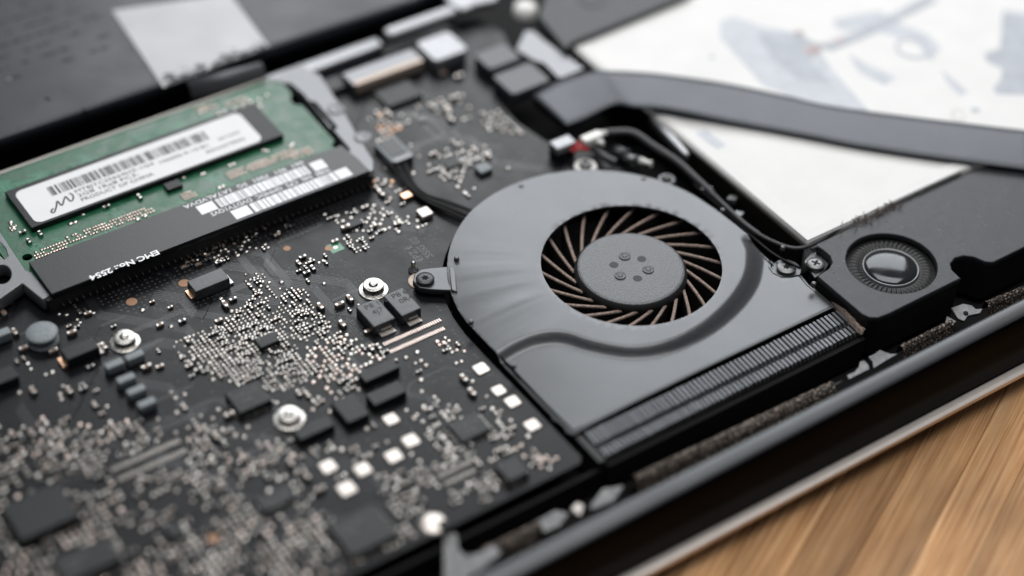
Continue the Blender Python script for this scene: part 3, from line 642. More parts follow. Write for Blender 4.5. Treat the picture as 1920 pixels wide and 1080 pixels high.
# black printed film over the slot
cov = thing('slot_cover_film', 'black film strip with white printed rows and barcodes lying along the memory slot', 'cover', (-6.7, 5.4, .4))
CZ = .46
mobj('film', curve_mesh([[(-10.20, 4.93), (-10.20, 6.02), (-3.18, 5.99), (-3.12, 5.4), (-3.12, 4.93)]], .33, CZ, 'cover', .01), cov)
pr = []
def printbox(b, px0, px1, yy0, yy1): b.box(px0, px1, yy0, yy1, CZ + .001, CZ + .004)
xa = P(375, 388, CZ)[0]; b = MB(); b0 = MB(); printbox(b0, -6.70, -6.33, 5.50, 5.80); b0.build('printed_block', 'whiteink', cov)
xx = -6.27
while xx < -4.18: w_ = rnd.choice((.03, .05, .07, .10)); printbox(b, xx, xx + w_, 5.50, 5.80); xx += w_ + rnd.choice((.010, .016, .022))
b0 = MB(); printbox(b0, -4.08, -3.78, 5.50, 5.80); b0.build('printed_block', 'whiteink', cov)
b0 = MB(); printbox(b0, -6.18, -5.80, 5.00, 5.30); b0.build('printed_block', 'whiteink', cov)
b.build('barcode', 'whiteink', cov); b = MB()
xx = -5.75
while xx < -3.86: w_ = rnd.choice((.03, .05, .07, .10)); printbox(b, xx, xx + w_, 5.00, 5.30); xx += w_ + rnd.choice((.010, .016, .022))
b0 = MB(); printbox(b0, -3.78, -3.48, 5.00, 5.30); b0.build('printed_block', 'whiteink', cov)
b.build('barcode', 'whiteink', cov)
for tx, xr, yy, wd, s in (('661  901  7001  SG  1ATALVDVA', -4.15, 5.96, 2.75, .165), ('W80  546  CP2  GMMDC  DVDTV1QVS', -3.8, 5.46, 2.75, .165)):
    mobj('printed_row', text_mesh(tx, s, 'whiteink', (xr, yy, CZ + .003), math.pi, width=wd, thick=.001, bold=.002), cov)
x, y = P(248, 488, CZ)
mobj('printed_row', text_mesh('EMC No.: 2554', .20, 'whiteink', (-7.93, y + .02, CZ + .003), math.pi, width=1.46, thick=.001, bold=.007), cov)
# ------------------------------------------------------------------ optical drive, rails, tape
od = thing('optical_drive', 'large dark metal drive plate in the upper left behind the memory module', 'optical drive', (-7, 15, -.5))
pl = [(-19, 9.95), (-2.0, 9.72), (1.0, 9.62), (2.1, 9.9), (2.6, 10.6), (2.6, 24), (-19, 24)]
o = mobj('cover_plate', curve_mesh([pl], .2, .60, 'drive', .12), od)
MB().box(-19, 2.3, 10.2, 23.8, -.7, .19).build('drive_body', 'inner', od)
for (a, c) in ((16, 150), (180, 30), (90, 185), (160, 205)):
    x, y = P(a, c, .6); MB().lathe(x, y, [(.06, .601), (.05, .62), (.02, .625)], 16).build('rivet', 'screwgrey' if a == 16 else 'drive', od, smooth=True)
rail = thing('side_rail', 'bright grey metal rail behind the circuit board at its far edge', 'rail', (-1, 9.2, -.1))
mobj('rail_bar', curve_mesh([[(-3.42, 8.93), (-3.42, 9.33), (-.35, 9.33), (-.35, 8.98)]], .0, .22, 'alu_grey', .04), rail)
mobj('raised_bar', curve_mesh([rrect(-.28, 1.62, 8.86, 9.2, .15)], .24, .5, 'alu_grey', .07), rail)
mobj('hook', curve_mesh([smooth and PL([(835, 0), (850, 12), (870, 18), (890, 8), (930, 0), (940, -20), (830, -20)], .4)] if False else [PL([(835, -2), (850, 12), (870, 18), (890, 8), (930, 0), (940, -20), (830, -20)], .4)], .2, .4, 'alu_grey', .04), rail)
tp = thing('pull_tape', 'pale grey adhesive tab with black grime, stuck on the dark drive plate', 'tape', (-4, 11, .6))
tq = PL([(210, 20), (430, -12), (505, 88), (306, 165)], .61)
mobj('tape', curve_mesh([tq], .603, .622, 'tape', .006), tp)
b = MB()
for i in range(150):
    t = rnd.random(); u = abs(rnd.gauss(0, .10)); px_ = 306 + (500 - 306) * t; py_ = 160 + (90 - 160) * t - u * 90 + 2
    x, y = P(px_, py_, .623); r = rnd.uniform(.012, .06) * (1.2 - u * 2 if u < .5 else .3); k = rnd.randint(5, 7); st = rnd.uniform(1, 2.5)
    if not inpoly(x, y, tq) or r <= 0.01: continue
    b.add([(x + r * st * math.cos(6.283 * q / k) * rnd.uniform(.7, 1.2), y + r * math.sin(6.283 * q / k) * rnd.uniform(.7, 1.2), .6235 + i * 1e-5) for q in range(k)], [tuple(range(k))])
b.build('grime', 'grime', tp, kind='stuff')
# faint rows of tiny print on the drive plate
b = MB()
for row in range(9):
    x, y = P(-40, 190 - 0 + row * 0, .6); y += .35 + row * .42; x = -13.5
    while x < -5.9 + row * .02:
        w_ = rnd.uniform(.05, .35)
        if rnd.random() < .55: b.add([(x, y, .6018), (x + w_, y, .6018), (x + w_ + .01, y + .10, .6018), (x + .01, y + .10, .6018)], [(0, 1, 2, 3)])
        x += w_ + rnd.uniform(.03, .1)
b.build('faint_print', 'mark', od, kind='stuff')
# folded end of the tape hanging down in front of the drive
fl = [P(353, 160, .56), P(494, 126, .56)]
v = []
for (x, y), (dx) in zip(fl, (0, 0)): v += [(x, y + .12, .625), (x, y, .60), (x, y - .08, .50), (x + .0, y - .14, .30), (x, y - .16, .22)]
f = [(i, i + 1, i + 6, i + 5) for i in range(4)]
o = mobj('folded_end', mesh(v, f, 'socketgrey', smooth=True), tp); sm = o.modifiers.new('s', 'SOLIDIFY'); sm.thickness = .03
# ------------------------------------------------------------------ cooling fan
fan = thing('cooling_fan', 'round cooling fan with grey metal lid and open centre showing dusty blades', 'cooling fan', (-.17, -.22, -.6))
FZ = .33; OC = (-.17, -.22); OR = 1.80
out = [(-3.72, -3.22)] + [(-3.75, y) for y in (-2.4, -1.6, -.8)] + [(fcx + fR * math.cos(a), fcy + fR * math.sin(a)) for a in np.linspace(math.radians(180), math.radians(12), 70)]
out += [(2.30, .2), (2.33, -.3), (2.36, -.9), (2.38, -1.3), (2.36, -1.62)]
sc_ = P(1475, 497, .2)
out += [(sc_[0] - .12, sc_[1] + .33), (sc_[0] - .26, sc_[1] + .18), (sc_[0] - .30, sc_[1] - .02), (sc_[0] - .24, sc_[1] - .20), (sc_[0] - .08, sc_[1] - .30), (sc_[0] + .10, sc_[1] - .34), (2.56, -2.45), (2.57, -3.22)]
gp = [Vector((x, y, 0)) for x, y in PL([(925, 662), (970, 640), (1010, 628), (1055, 627), (1110, 643), (1180, 655), (1250, 646), (1320, 614), (1375, 568), (1408, 520), (1416, 475), (1410, 450)], FZ)]
gp = smooth_path(gp, 24); gpa = np.array([(p.x, p.y) for p in gp])
def lid_z(x, y):
    d2 = (gpa[:, 0] - x) ** 2 + (gpa[:, 1] - y) ** 2; k = int(d2.argmin()); d = math.sqrt(d2[k])
    t = k / (len(gpa) - 1); w = .11 + .13 * max(0, (t - .60) / .40)
    a, b_ = gpa[max(k - 1, 0)], gpa[min(k + 1, len(gpa) - 1)]
    s = (b_[0] - a[0]) * (y - a[1]) - (b_[1] - a[1]) * (x - a[0])   # >0 on the fan side
    sd = d if s > 0 else -d
    u = min(1, max(0, (sd + w) / (2 * w))); st = .45 * u * u * (3 - 2 * u) + .55 * u
    z = FZ - (.16 + .05 * max(0, (t - .6) / .4)) * (1 - st)
    if k == len(gpa) - 1 and d > .02:       # fade beyond the far end of the step
        e = gpa[-1] - gpa[-3]; e = e / np.hypot(*e); al = (x - gpa[-1][0]) * e[0] + (y - gpa[-1][1]) * e[1]
        z = z + (FZ - z) * min(1, max(0, al / .22))
    r = math.hypot(x - OC[0], y - OC[1]); th = math.atan2(y - OC[1], x - OC[0])
    g = max(0, 1 - abs(((th - math.radians(172) + math.pi) % (2 * math.pi)) - math.pi) / .9)
    z += g * min(1, max(0, (r - 1.9) / .5)) * (noise.noise(Vector((math.cos(th) * 7, math.sin(th) * 7, .3))) * .012 + noise.noise(Vector((math.cos(th) * 20, math.sin(th) * 20, 4))) * .0035)
    z -= .012 * max(0, -1.9 - x) ** 2 + .050 * g * max(0, r - 1.95) ** 2
    return z
pts = []; edges = []
def loop(l, n_sub=1):
    s = len(pts); q = []
    for i in range(len(l)):
        a, b_ = Vector(l[i]), Vector(l[(i + 1) % len(l)]); n = max(1, int((b_ - a).length / .12))
        q += [a.lerp(b_, k / n) for k in range(n)]
    pts.extend(q); edges.extend([(s + i, s + (i + 1) % len(q)) for i in range(len(q))]); return q
ol = loop(out); hl = loop(circle(*OC, OR, 120)); nb = len(pts)
gx = np.arange(-3.8, 2.6, .055)
xs_ = np.arange(-3.8, 2.6, .032)
for x in xs_:
    for y in np.arange(-3.3, 1.2, .032):
        if inpoly(x, y, out) and (x - OC[0]) ** 2 + (y - OC[1]) ** 2 > (OR + .03) ** 2 and ((gpa[:, 0] - x) ** 2 + (gpa[:, 1] - y) ** 2).min() < .08: pts.append(Vector((x, y)))
for x in gx:
    for y in np.arange(-3.3, 3.2, .055):
        if inpoly(x, y, out) and (x - OC[0]) ** 2 + (y - OC[1]) ** 2 > (OR + .03) ** 2:
            if (gpa[:, 0] - x).__pow__(2).__add__((gpa[:, 1] - y) ** 2).min() < .08: continue
            if ((gpa[:, 0] - x) ** 2 + (gpa[:, 1] - y) ** 2).min() < .25 or x < -2 and y > -1.2 or (int(round((x + 3.8) / .055)) % 3 == 0 and int(round((y + 3.3) / .055)) % 3 == 0): pts.append(Vector((x, y)))
vv, ee, ff, _, _, _ = delaunay_2d_cdt(pts, edges, [], 0, 1e-5)
tri = []
for f in ff:
    c = sum((vv[i] for i in f), Vector((0, 0))) / len(f)
    if inpoly(c.x, c.y, out) and (c - Vector(OC)).length > OR * .9985:
        a = (vv[f[1]] - vv[f[0]]).cross(vv[f[2]] - vv[f[0]]); tri.append(tuple(f) if a > 0 else tuple(f)[::-1])
lid = mobj('lid', mesh([(p.x, p.y, lid_z(p.x, p.y)) for p in vv], tri, 'lid', smooth=True, name='fan_lid'), fan)
so = lid.modifiers.new('solid', 'SOLIDIFY'); so.thickness = .045; so.offset = -1
bv = lid.modifiers.new('bevel', 'BEVEL'); bv.width = .010; bv.segments = 2; bv.limit_method = 'ANGLE'; bv.angle_limit = math.radians(60)
# housing below the lid
ins = [(OC[0] + (x - OC[0]) * .985, OC[1] + (y - OC[1]) * .985) for x, y in out]
b = MB(); n = len(ins); v = [(x, y, -.55) for x, y in ins] + [(x, y, .15) for x, y in ins]
b.add(v, [(i, i + n, (i + 1) % n + n, (i + 1) % n) for i in range(n)]); b.build('housing_wall', 'black', fan)
MB().prism(ins, -.6, -.555).build('housing_floor', 'inner', fan)
# notches with tiny clips round the lid
for (a, c) in ((1440 + 28, 463), (1526, 531), (1355, 393), (1207, 335), (856, 483), (977, 349), (963, 684), (883, 602)):
    x, y = P(a, c, FZ); me = mesh(*(lambda bb: (bb.v, bb.f))(MB().lathe(x, y, [(.055, .26), (.05, FZ + .012), (.035, FZ + .02)], 14)), 'lid', smooth=True); mobj('lid_pin', me, fan)
# impeller
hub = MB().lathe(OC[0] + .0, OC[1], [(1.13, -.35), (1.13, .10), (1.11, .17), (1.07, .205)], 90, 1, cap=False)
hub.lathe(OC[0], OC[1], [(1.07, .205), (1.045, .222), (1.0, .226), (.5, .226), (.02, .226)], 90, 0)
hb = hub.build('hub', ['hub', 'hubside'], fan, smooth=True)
for k in range(6):
    a = math.radians(15 + 60 * k); x, y = OC[0] + .345 * math.cos(a), OC[1] + .345 * math.sin(a)
    if k % 2: MB().lathe(x, y, [(.115, .227), (.115, .246), (.095, .250), (.08, .232), (.055, .232), (.045, .25), (.01, .251)], 20).build('hub_rivet', 'hub', hb, smooth=True)
    else:
        q = [(x + .092 * math.cos(t), y + .092 * math.sin(t)) for t in np.linspace(0, 2 * math.pi, 18)[:-1]]
        MB().prism(q, .2265, .2285).build('hub_hole', 'black', hb)
NB = 23
def blade_meshes():
    bl = MB(); tp_ = MB(); L = 9; w = .031
    for i in range(L):
        t = i / (L - 1); A_ = Vector((1.12 * math.cos(math.radians(30)), 1.12 * math.sin(math.radians(30)))); B_ = Vector((1.93, -.06)); th = 0
        c = A_.lerp(B_, t); dd = (B_ - A_).normalized(); th2 = th + math.radians(2); n = Vector((-dd.y, dd.x)); c += n * .02 * math.sin(math.pi * t)
        zt = .06 + .08 * t
        for s in (-1, 1):
            bl.v.append((c.x + n.x * w * s, c.y + n.y * w * s, -.45)); bl.v.append((c.x + n.x * w * s, c.y + n.y * w * s, zt))
            tp_.v.append((c.x + n.x * (w + .004) * s, c.y + n.y * (w + .004) * s, zt - .012)); tp_.v.append((c.x + n.x * w * .8 * s, c.y + n.y * w * .8 * s, zt + .014 + rnd.uniform(-.004, .004)))
    for i in range(L - 1):
        a = i * 4
        for m_ in (bl, tp_): m_.f += [(a, a + 1, a + 5, a + 4), (a + 2, a + 6, a + 7, a + 3), (a + 1, a + 3, a + 7, a + 5), (a, a + 4, a + 6, a + 2)]; m_.i += [0] * 4
    return mesh(bl.v, bl.f, 'blade', name='blade'), mesh(tp_.v, tp_.f, 'dusty', name='dusty_edge')
bm_, tm_ = blade_meshes()
for k in range(NB):
    o = bpy.data.objects.new('blade', bm_); link(o, fan, (OC[0], OC[1], 0)); o.rotation_euler = (0, 0, 2 * math.pi * k / NB + .11)
    e = bpy.data.objects.new('dusty_edge', tm_); COL.objects.link(e); e.parent = o; WL[e.name] = Vector((OC[0], OC[1], 0))
# mounting ear with its black torx screw
def star(cx, cy, r0, r1, n, z0, z1, name, m, parent, rot=0):
    q = [(cx + (r0 if k % 2 == 0 else r1) * math.cos(rot + math.pi * k / n), cy + (r0 if k % 2 == 0 else r1) * math.sin(rot + math.pi * k / n)) for k in range(2 * n)]
    return MB().prism(q, z0, z1).build(name, m, parent)
sx, sy = P(797, 522, .26)
MB().lathe(*P(789, 527, 0), [(.25, .003), (.25, .015), (.23, .02)], 36).build('copper_ring', 'golddull2', board)
e0, e1 = P(848, 503, .26)
ear = curve_mesh([PL([(774, 527), (777, 514), (788, 505), (806, 502), (846, 499), (850, 544), (806, 542), (786, 539)], .20)], .06, .20, 'lid', .02)
mobj('mounting_ear', ear, fan)
mobj('ear_fold', curve_mesh([PL([(842, 499), (853, 503), (857, 547), (846, 544)], .24)], .06, .25, 'lid', .02), fan)
def screw(name, x, y, z, r, h, m, lab, kind, rot=0.3):
    t = thing(name, lab, 'screw', (x, y, z))
    MB().lathe(x, y, [(r * .5, z - .3), (r * .5, z), (r * .97, z + .001), (r, z + h * .7), (r * .93, z + h), (r * .5, z + h + .002), (r * .05, z + h + .003)], 36).build('head', m, t, smooth=True)
    if kind == 'torx': star(x, y, r * .46, r * .26, 6, z + h * .3, z + h + .0055, 'drive_recess', 'inner', t, rot)
    else:
        b = MB(); a = r * .11; l = r * .46
        for (dx, dy) in ((l, a), (a, l)):
            c_, s_ = math.cos(rot), math.sin(rot); q = [(x + p * c_ - w_ * s_, y + p * s_ + w_ * c_) for p, w_ in ((-dx, -dy), (dx, -dy), (dx, dy), (-dx, dy))]
            b.prism(q, z + h * .3, z + h + .0055 + (.0006 if dx == l else 0))
        b.build('drive_recess', 'inner', t)
    return t
screw('screw', sx, sy, .202, .185, .075, 'screwblack', 'black star-drive screw holding the fan ear beside the threaded post', 'torx')
x, y = P(1475, 500, .12); MB().lathe(x, y, [(.29, .0), (.29, .05)], 30).build('screw_seat', 'lid', fan)
screw('screw', x, y, .07, .20, .05, 'screwgrey', 'grey star-drive screw sunk in a round notch at the fan lid corner', 'torx', .1)
x, y = P(1530, 492, .30); PSX, PSY = x, y
screw('screw', x, y, .19, .19, .10, 'screwgrey', 'silver cross-head screw in the corner of the black speaker plate', 'cross', .5)
# standoffs behind the fan
for (a, c, s, lab, m) in ((1098, 310, .25, 'pale ring standoff beside the red wire connector', 'whiteplastic'), (1250, 335, .19, 'grey ring standoff behind the fan, under the black sleeved cable', 'plastic_grey')):
    x, y = P(a, c, .1); t = thing('standoff', lab, 'standoff', (x, y, -.1))
    MB().lathe(x, y, [(s, -.1), (s, .07), (s * .93, .10), (s * .62, .10), (s * .55, .06)], 36, cap=True).build('collar', m, t, smooth=True)
    MB().lathe(x, y, [(s * .5, .062), (s * .5, .16), (s * .42, .18), (s * .2, .18)], 30).build('post', 'screwgrey', t, smooth=True)
    MB().lathe(x, y, [(s * .2, .181), (s * .2, .1835)], 18).build('hole', 'inner', t)
# ------------------------------------------------------------------ heat sink
hs = thing('heat_sink', 'row of thin grey cooling fins along the outlet edge of the fan', 'heat sink', (-.5, -3.6, -.7))
FX0, FX1 = -3.52, 2.60; NF = 62; fp = (FX1 - FX0) / NF
prof = [(-3.30, .11), (-3.62, .09), (-3.69, .03), (-3.75, .085), (-3.95, .075), (-3.99, .0), (-3.99, -.5)]
v = []; w = fp * .29
for (y, z) in prof: v += [(-w, y, z), (w, y, z)]
v += [(-w, -3.30, -.5), (w, -3.30, -.5)]; n = len(v) // 2
f = [(2 * i, 2 * i + 2, 2 * i + 3, 2 * i + 1) for i in range(n - 1)] + [tuple(2 * i for i in range(n))[::-1], tuple(2 * i + 1 for i in range(n))]
f = [q for q in f]
fm = mesh(v, f, 'fin', name='fin'); bmx = bmesh.new(); bmx.from_mesh(fm); bmesh.ops.recalc_face_normals(bmx, faces=bmx.faces); bmx.to_mesh(fm); bmx.free()
for k in range(NF):
    o = bpy.data.objects.new('fin', fm); link(o, hs, (FX0 + (k + .5) * fp, rnd.uniform(-.006, .006), rnd.uniform(-.006, .004)))
MB().box(FX0, FX1, -3.93, -3.34, -.6, .03).build('fin_core', 'inner', hs)
MB().box(FX0 - .16, FX0 - .02, -4.0, -3.25, -.6, .05).build('end_plate', 'black', hs)
MB().box(FX0 - .02, FX1 + .02, -4.10, -4.0, -.7, -.05).build('front_panel', 'inner', hs)
# dusty felt strip between fins and speaker
t = thing('felt_strip', 'dusty brown felt strip squeezed between the fan and the speaker plate', 'strip', (2.65, -3.1, -.1))
v = []; f = []; PQ = smooth_path([(*P(1536, 527, .15), 0), (*P(1560, 552, .15), 0), (*P(1585, 580, .15), 0), (*P(1610, 610, .15), 0), (*P(1622, 618, .15), 0)], 8)
for i, p in enumerate(PQ):
    ww = .045 + .03 * min(1, i / 12)
    for j in range(5): u = j / 4 - .5; v.append((p.x + u * ww * 2.2, p.y + u * ww * .6, .16 - .10 * (2 * u) ** 2 + rnd.uniform(-.012, .012)))
for i in range(len(PQ) - 1):
    for j in range(4): a = i * 5 + j; f.append((a, a + 1, a + 6, a + 5))
mobj('felt', mesh(v, f, 'dusty', smooth=False), t); MB().box(2.58, 2.66, -4.0, -2.5, -.6, .06).build('felt_backing', 'black', t)
# ------------------------------------------------------------------ speaker
sp = thing('speaker', 'black speaker module with round ribbed surround and shiny dome, in the right corner', 'speaker', (4.2, -3, -.6))
SZ = .40
so_ = [(2.66, -2.55), (2.66, -3.85), (2.72, -4.0), (2.86, -4.10), (3.1, -4.13), (5.02, -4.13), (5.05, -3.85), (5.15, -3.70), (5.35, -3.62), (5.55, -3.66), (5.7, -3.80), (5.78, -4.02), (5.9, -4.13), (14, -4.13), (14, -1.80), (3.30, -1.80)]
# notch for the screw
so_ += [(3.24, -1.84), (3.27, -1.98), (3.27, -2.22), (3.18, -2.40), (3.0, -2.50)]
SC = (4.17, -3.05); R0 = .90
mobj('plate', curve_mesh([so_, circle(*SC, R0, 64)], .26, SZ, 'speaker', .025), sp)
si = [(SC[0] + (x - SC[0]) * .99, -3 + (y + 3) * .98) for x, y in so_]
b = MB(); n = len(si); b.add([(x, y, -.6) for x, y in si] + [(x, y, .3) for x, y in si], [(i, i + n, (i + 1) % n + n, (i + 1) % n) for i in range(n)]); b.build('side_wall', 'black', sp)
gplate('screw_tab', [(1508, 490), (1520, 474), (1545, 470), (1556, 492), (1545, 508), (1528, 520)], .18, .08, 'plastic_grey', sp)
# surround with ribs, built as one rippled ring
v = []; f = []; NA = 288; rings = [(.90, .24), (.84, .25), (.79, .285), (.72, .30), (.65, .285), (.585, .26), (.56, .25)]
for (r, z) in rings:
    for k in range(NA):
        a = 2 * math.pi * k / NA; am = .016 if .6 < r < .82 else 0
        v.append((SC[0] + r * math.cos(a), SC[1] + r * math.sin(a), z + am * math.sin(a * 48 + r * 9)))
for j in range(len(rings) - 1):
    for k in range(NA): a = j * NA + k; b_ = j * NA + (k + 1) % NA; f.append((a, a + NA, b_ + NA, b_))
mobj('ribbed_surround', mesh(v, f, 'rubber', smooth=True), sp)
MB().lathe(*SC, [(.57, .25), (.565, .29), (.545, .30), (.53, .285)], 64, cap=False).build('dome_ring', 'plastic_grey', sp, smooth=True)
MB().lathe(*SC, [(.535, .275)] + [(.53 * math.cos(t), .27 + .12 * math.sin(t)) for t in np.linspace(0, 1.5, 10)], 64).build('dome', 'dome', sp, smooth=True)
# ------------------------------------------------------------------ battery
bt = thing('battery', 'large white sleeved battery with faint grey printed diagrams, right of the fan', 'battery', (9, 3, -.5))
BT = .40
bo = [(3.17, -1.66), (14.5, -1.66), (14.5, 6.85), (3.1, 6.45)]
bbt = mobj('pack', curve_mesh([bo], -.5, BT, 'battery', .05), bt)
# raised white border along the two near edges
mobj('border', curve_mesh([[(3.18, -1.64), (14.4, -1.64), (14.4, -1.36), (3.46, -1.36), (3.46, 6.3), (3.18, 6.3)]], BT + .002, BT + .022, 'battery', .006), bt)
mobj('pack_edge', curve_mesh([PL([(1218, 218), (1240, 222), (1291, 283), (1292, 290), (1280, 286)], .33)], .1, .33, 'alu_grey', .03), bt)
MB().box(3.10, 3.165, -1.6, 6.3, -.5, .30).build('side_film', 'battery_side', bt)
def flat(b, pxs, z, mi=0):
    q = PL(pxs, z); n = len(q); a = sum(q[i][0] * q[(i + 1) % n][1] - q[(i + 1) % n][0] * q[i][1] for i in range(n))
    b.add([(x, y, z) for x, y in (q if a > 0 else q[::-1])], [tuple(range(n))], mi)
b = MB()
flat(b, [(1350, 40), (1375, 30), (1430, 50), (1500, 62), (1535, 90), (1560, 130), (1640, 220), (1560, 205), (1480, 180), (1430, 160), (1350, 70)], BT + .003, 1)
flat(b, [(1420, 62), (1500, 62), (1530, 82), (1520, 120), (1560, 155), (1500, 150), (1450, 110)], BT + .007, 0)
flat(b, [(1560, 36), (1650, 20), (1690, 45), (1740, 65), (1765, 90), (1745, 115), (1720, 80), (1650, 60), (1570, 55)], BT + .003, 1)
flat(b, [(1590, 100), (1625, 120), (1680, 145), (1660, 160), (1610, 135)], BT + .003, 1)
flat(b, [(1765, 130), (1790, 150), (1815, 172), (1800, 180), (1775, 155)], BT + .003, 1)
flat(b, [(1880, 20), (1960, 30), (1960, 180), (1868, 176), (1862, 165), (1875, 150), (1880, 130), (1850, 115), (1845, 100), (1875, 90)], BT + .003, 0)
flat(b, [(1300, 250), (1325, 243), (1362, 272), (1345, 280)], BT + .003, 1)
flat(b, [(1330, 104), (1338, 103), (1340, 109), (1332, 111)], BT + .003, 0)
flat(b, [(1820, 203), (1835, 203), (1838, 210), (1824, 211)], BT + .003, 0)
b.build('printed_diagram', ['print', 'print2'], bt)
b = MB()
flat(b, [(1500, 85), (1520, 82), (1545, 90), (1560, 95), (1640, 62), (1700, 30), (1760, 0), (1740, -10), (1680, 22), (1600, 60), (1550, 80)], BT + .011, 1)
flat(b, [(1508, 88), (1530, 86), (1542, 94), (1528, 102), (1510, 98)], BT + .014, 0)
flat(b, [(1565, 72), (1582, 70), (1580, 78), (1566, 80)], BT + .014, 0)
flat(b, [(1490, 58), (1506, 58), (1506, 66), (1492, 66)], BT + .014, 0)
b.build('printed_marks', ['print_red', 'print'], bt)
cx, cy = P(1712, 90, BT); b = MB()
v = [(cx + r * math.cos(a), cy + r * math.sin(a), BT + .015) for r in (.42, .33) for a in np.linspace(0, 2 * math.pi, 33)[:-1]]
b.add(v, [(k + 32, k, (k + 1) % 32, (k + 1) % 32 + 32)[::-1] for k in range(32)]); b.build('printed_ring', 'print2', bt)
# plate above the battery
pt = thing('black_shield_plate', 'dark grey shield plate beyond the battery, at the top of the photo', 'plate', (3, 8, -.4))
mobj('plate', curve_mesh([PL([(1008, 30), (1060, 92), (1074, 80), (1290, -8), (1330, -60), (1040, -60)], .55)], .25, .55, 'speaker', .06), pt)
x, y = P(985, 12, .5); MB().lathe(x, y, [(.28, .3), (.27, .5), (.15, .56)], 24).build('bright_stud', 'whiteplastic', pt, smooth=True)
x, y = P(1110, 2, .56); MB().lathe(x, y, [(.3, .551), (.26, .57), (.1, .572)], 24).build('dark_stud', 'speaker', pt, smooth=True)
# grey flex piece between sockets
fx = thing('silver_flex_tail', 'short silver flat cable running from the sockets toward the battery corner', 'flat cable', (1.4, 6.8, .2))
mobj('flex', curve_mesh([PL([(968, 92), (985, 58), (1000, 58), (1018, 74), (1095, 128), (1062, 142), (1048, 146), (1020, 118), (1000, 112)], .38)], .35, .38, 'silverflex', .01), fx)
# ------------------------------------------------------------------ ribbon cable across the battery
rb = thing('ribbon_cable', 'wide flat grey ribbon cable crossing diagonally over the white battery', 'ribbon cable', (5, 2, .4))
up_ = [(998, 180, .34), (1050, 152, .38), (1112, 134, .52), (1145, 134, .60), (1190, 136, .60), (1240, 140, .58), (1330, 152, .52), (1400, 165, .50), (1480, 182, .50), (1560, 200, .50), (1740, 224, .50), (1960, 250, .50)]
lo_ = [(1062, 237, .34), (1100, 222, .40), (1150, 198, .52), (1190, 202, .60), (1235, 204, .60), (1290, 213, .58), (1370, 230, .52), (1450, 245, .50), (1530, 260, .50), (1620, 277, .50), (1760, 298, .50), (1960, 324, .50)]
ua = smooth_path([(*P(a, c, z), z) for a, c, z in up_], 5); la = smooth_path([(*P(a, c, z), z) for a, c, z in lo_], 5)
v = []; f = []; K = 9
for i, (a, c) in enumerate(zip(ua, la)):
    for j in range(K): t = j / (K - 1); p = a.lerp(c, t); v.append((p.x, p.y, p.z + .012 * math.sin(math.pi * t) + .006 * noise.noise(Vector((p.x, p.y, 5)))))
for i in range(len(ua) - 1):
    for j in range(K - 1): a = i * K + j; f.append((a, a + 1, a + K + 1, a + K)[::-1])
o = mobj('flat_band', mesh(v, f, 'ribbon', smooth=True), rb); sm = o.modifiers.new('s', 'SOLIDIFY'); sm.thickness = .022; sm.offset = -1
b = MB(); b.prism(PL([(1000, 182), (1064, 153), (1120, 200), (1062, 233)], .33), .12, .325); b.build('connector_end', 'black', rb)
# ------------------------------------------------------------------ cables and connectors
wh = thing('fan_wires', 'bundle of thin black wires curving from a grey connector to the fan', 'wire bundle', (-2, 4.3, 0))
cxy = rect_px((700, 268), (776, 288), .2)
cn = bevel_obj(MB().box(cxy[0], cxy[1], cxy[2], cxy[3], .0, .18).build('connector', 'chipgrey', wh), .03)
MB().box(cxy[0] + .05, cxy[1] - .05, cxy[2] - .05, cxy[2] + .07, .08, .20).build('latch', 'screwgrey', cn)
MB().box(cxy[0] + .08, cxy[1] - .08, cxy[2] + .16, cxy[3] - .05, .182, .195).build('top_slot', 'cover', cn)
for k in range(5):
    s = (k - 2) * 1.15 + (.25 if k % 2 else -.1)
    pth = [(*P(735 + s * 9, 288 - s * 4, .12), .12), (*P(752 + s * 6, 318, .10), .13), (*P(768 + s * 4, 345, .1), .12), (*P(795 + s * 1.5, 368 - s * 2, .1), .10 + .02 * (k % 2)), (*P(835, 386 - s * 4, .1), .12), (*P(870, 400 - s * 4.5, .1), .12), (*P(905, 412 - s * 4, .1), .10)]
    MB().tube(smooth_path(pth, 8), .028, 10).build('wire', 'cable', wh, smooth=True)
dc = thing('red_wire_connector', 'grey connector with red wires and a white plug behind the fan', 'connector', (1.5, 3.5, 0))
q = rect_px((1028, 268), (1082, 268), .3); bevel_obj(MB().box(q[0], q[1], q[2], q[3], .14, .34).build('grey_plug', 'alu_grey', dc), .04)
MB().box(q[0] + .02, q[1] - .02, q[2] + .02, q[3] - .02, .0, .14).build('socket', 'black', dc)
q2 = rect_px((1086, 255), (1133, 252), .45); bevel_obj(MB().box(q2[0], q2[1], q2[2], q2[3], .2, .45).build('white_plug', 'whiteplastic', dc), .04)
for d in (0, 1): MB().tube([(*P(1112 + d * 8, 248 + d * 14, .4), .36), (*P(1138 - d * 6, 246 + d * 21, .4), .36)], .06, 12).build('plug_finger', 'whiteplastic', dc, smooth=True)
for k in range(4):
    MB().tube(smooth_path([(*P(1072, 262 + k * 6, .3), .24), (*P(1086, 268 + k * 4, .3), .30), (*P(1104, 264 + k * 5, .3), .27)], 6), .035, 8).build('red_wire', 'red', dc, smooth=True)
bc = thing('sleeved_cable', 'black sleeved cable running along the gap between the fan and the battery', 'cable', (2.4, 2, 0))
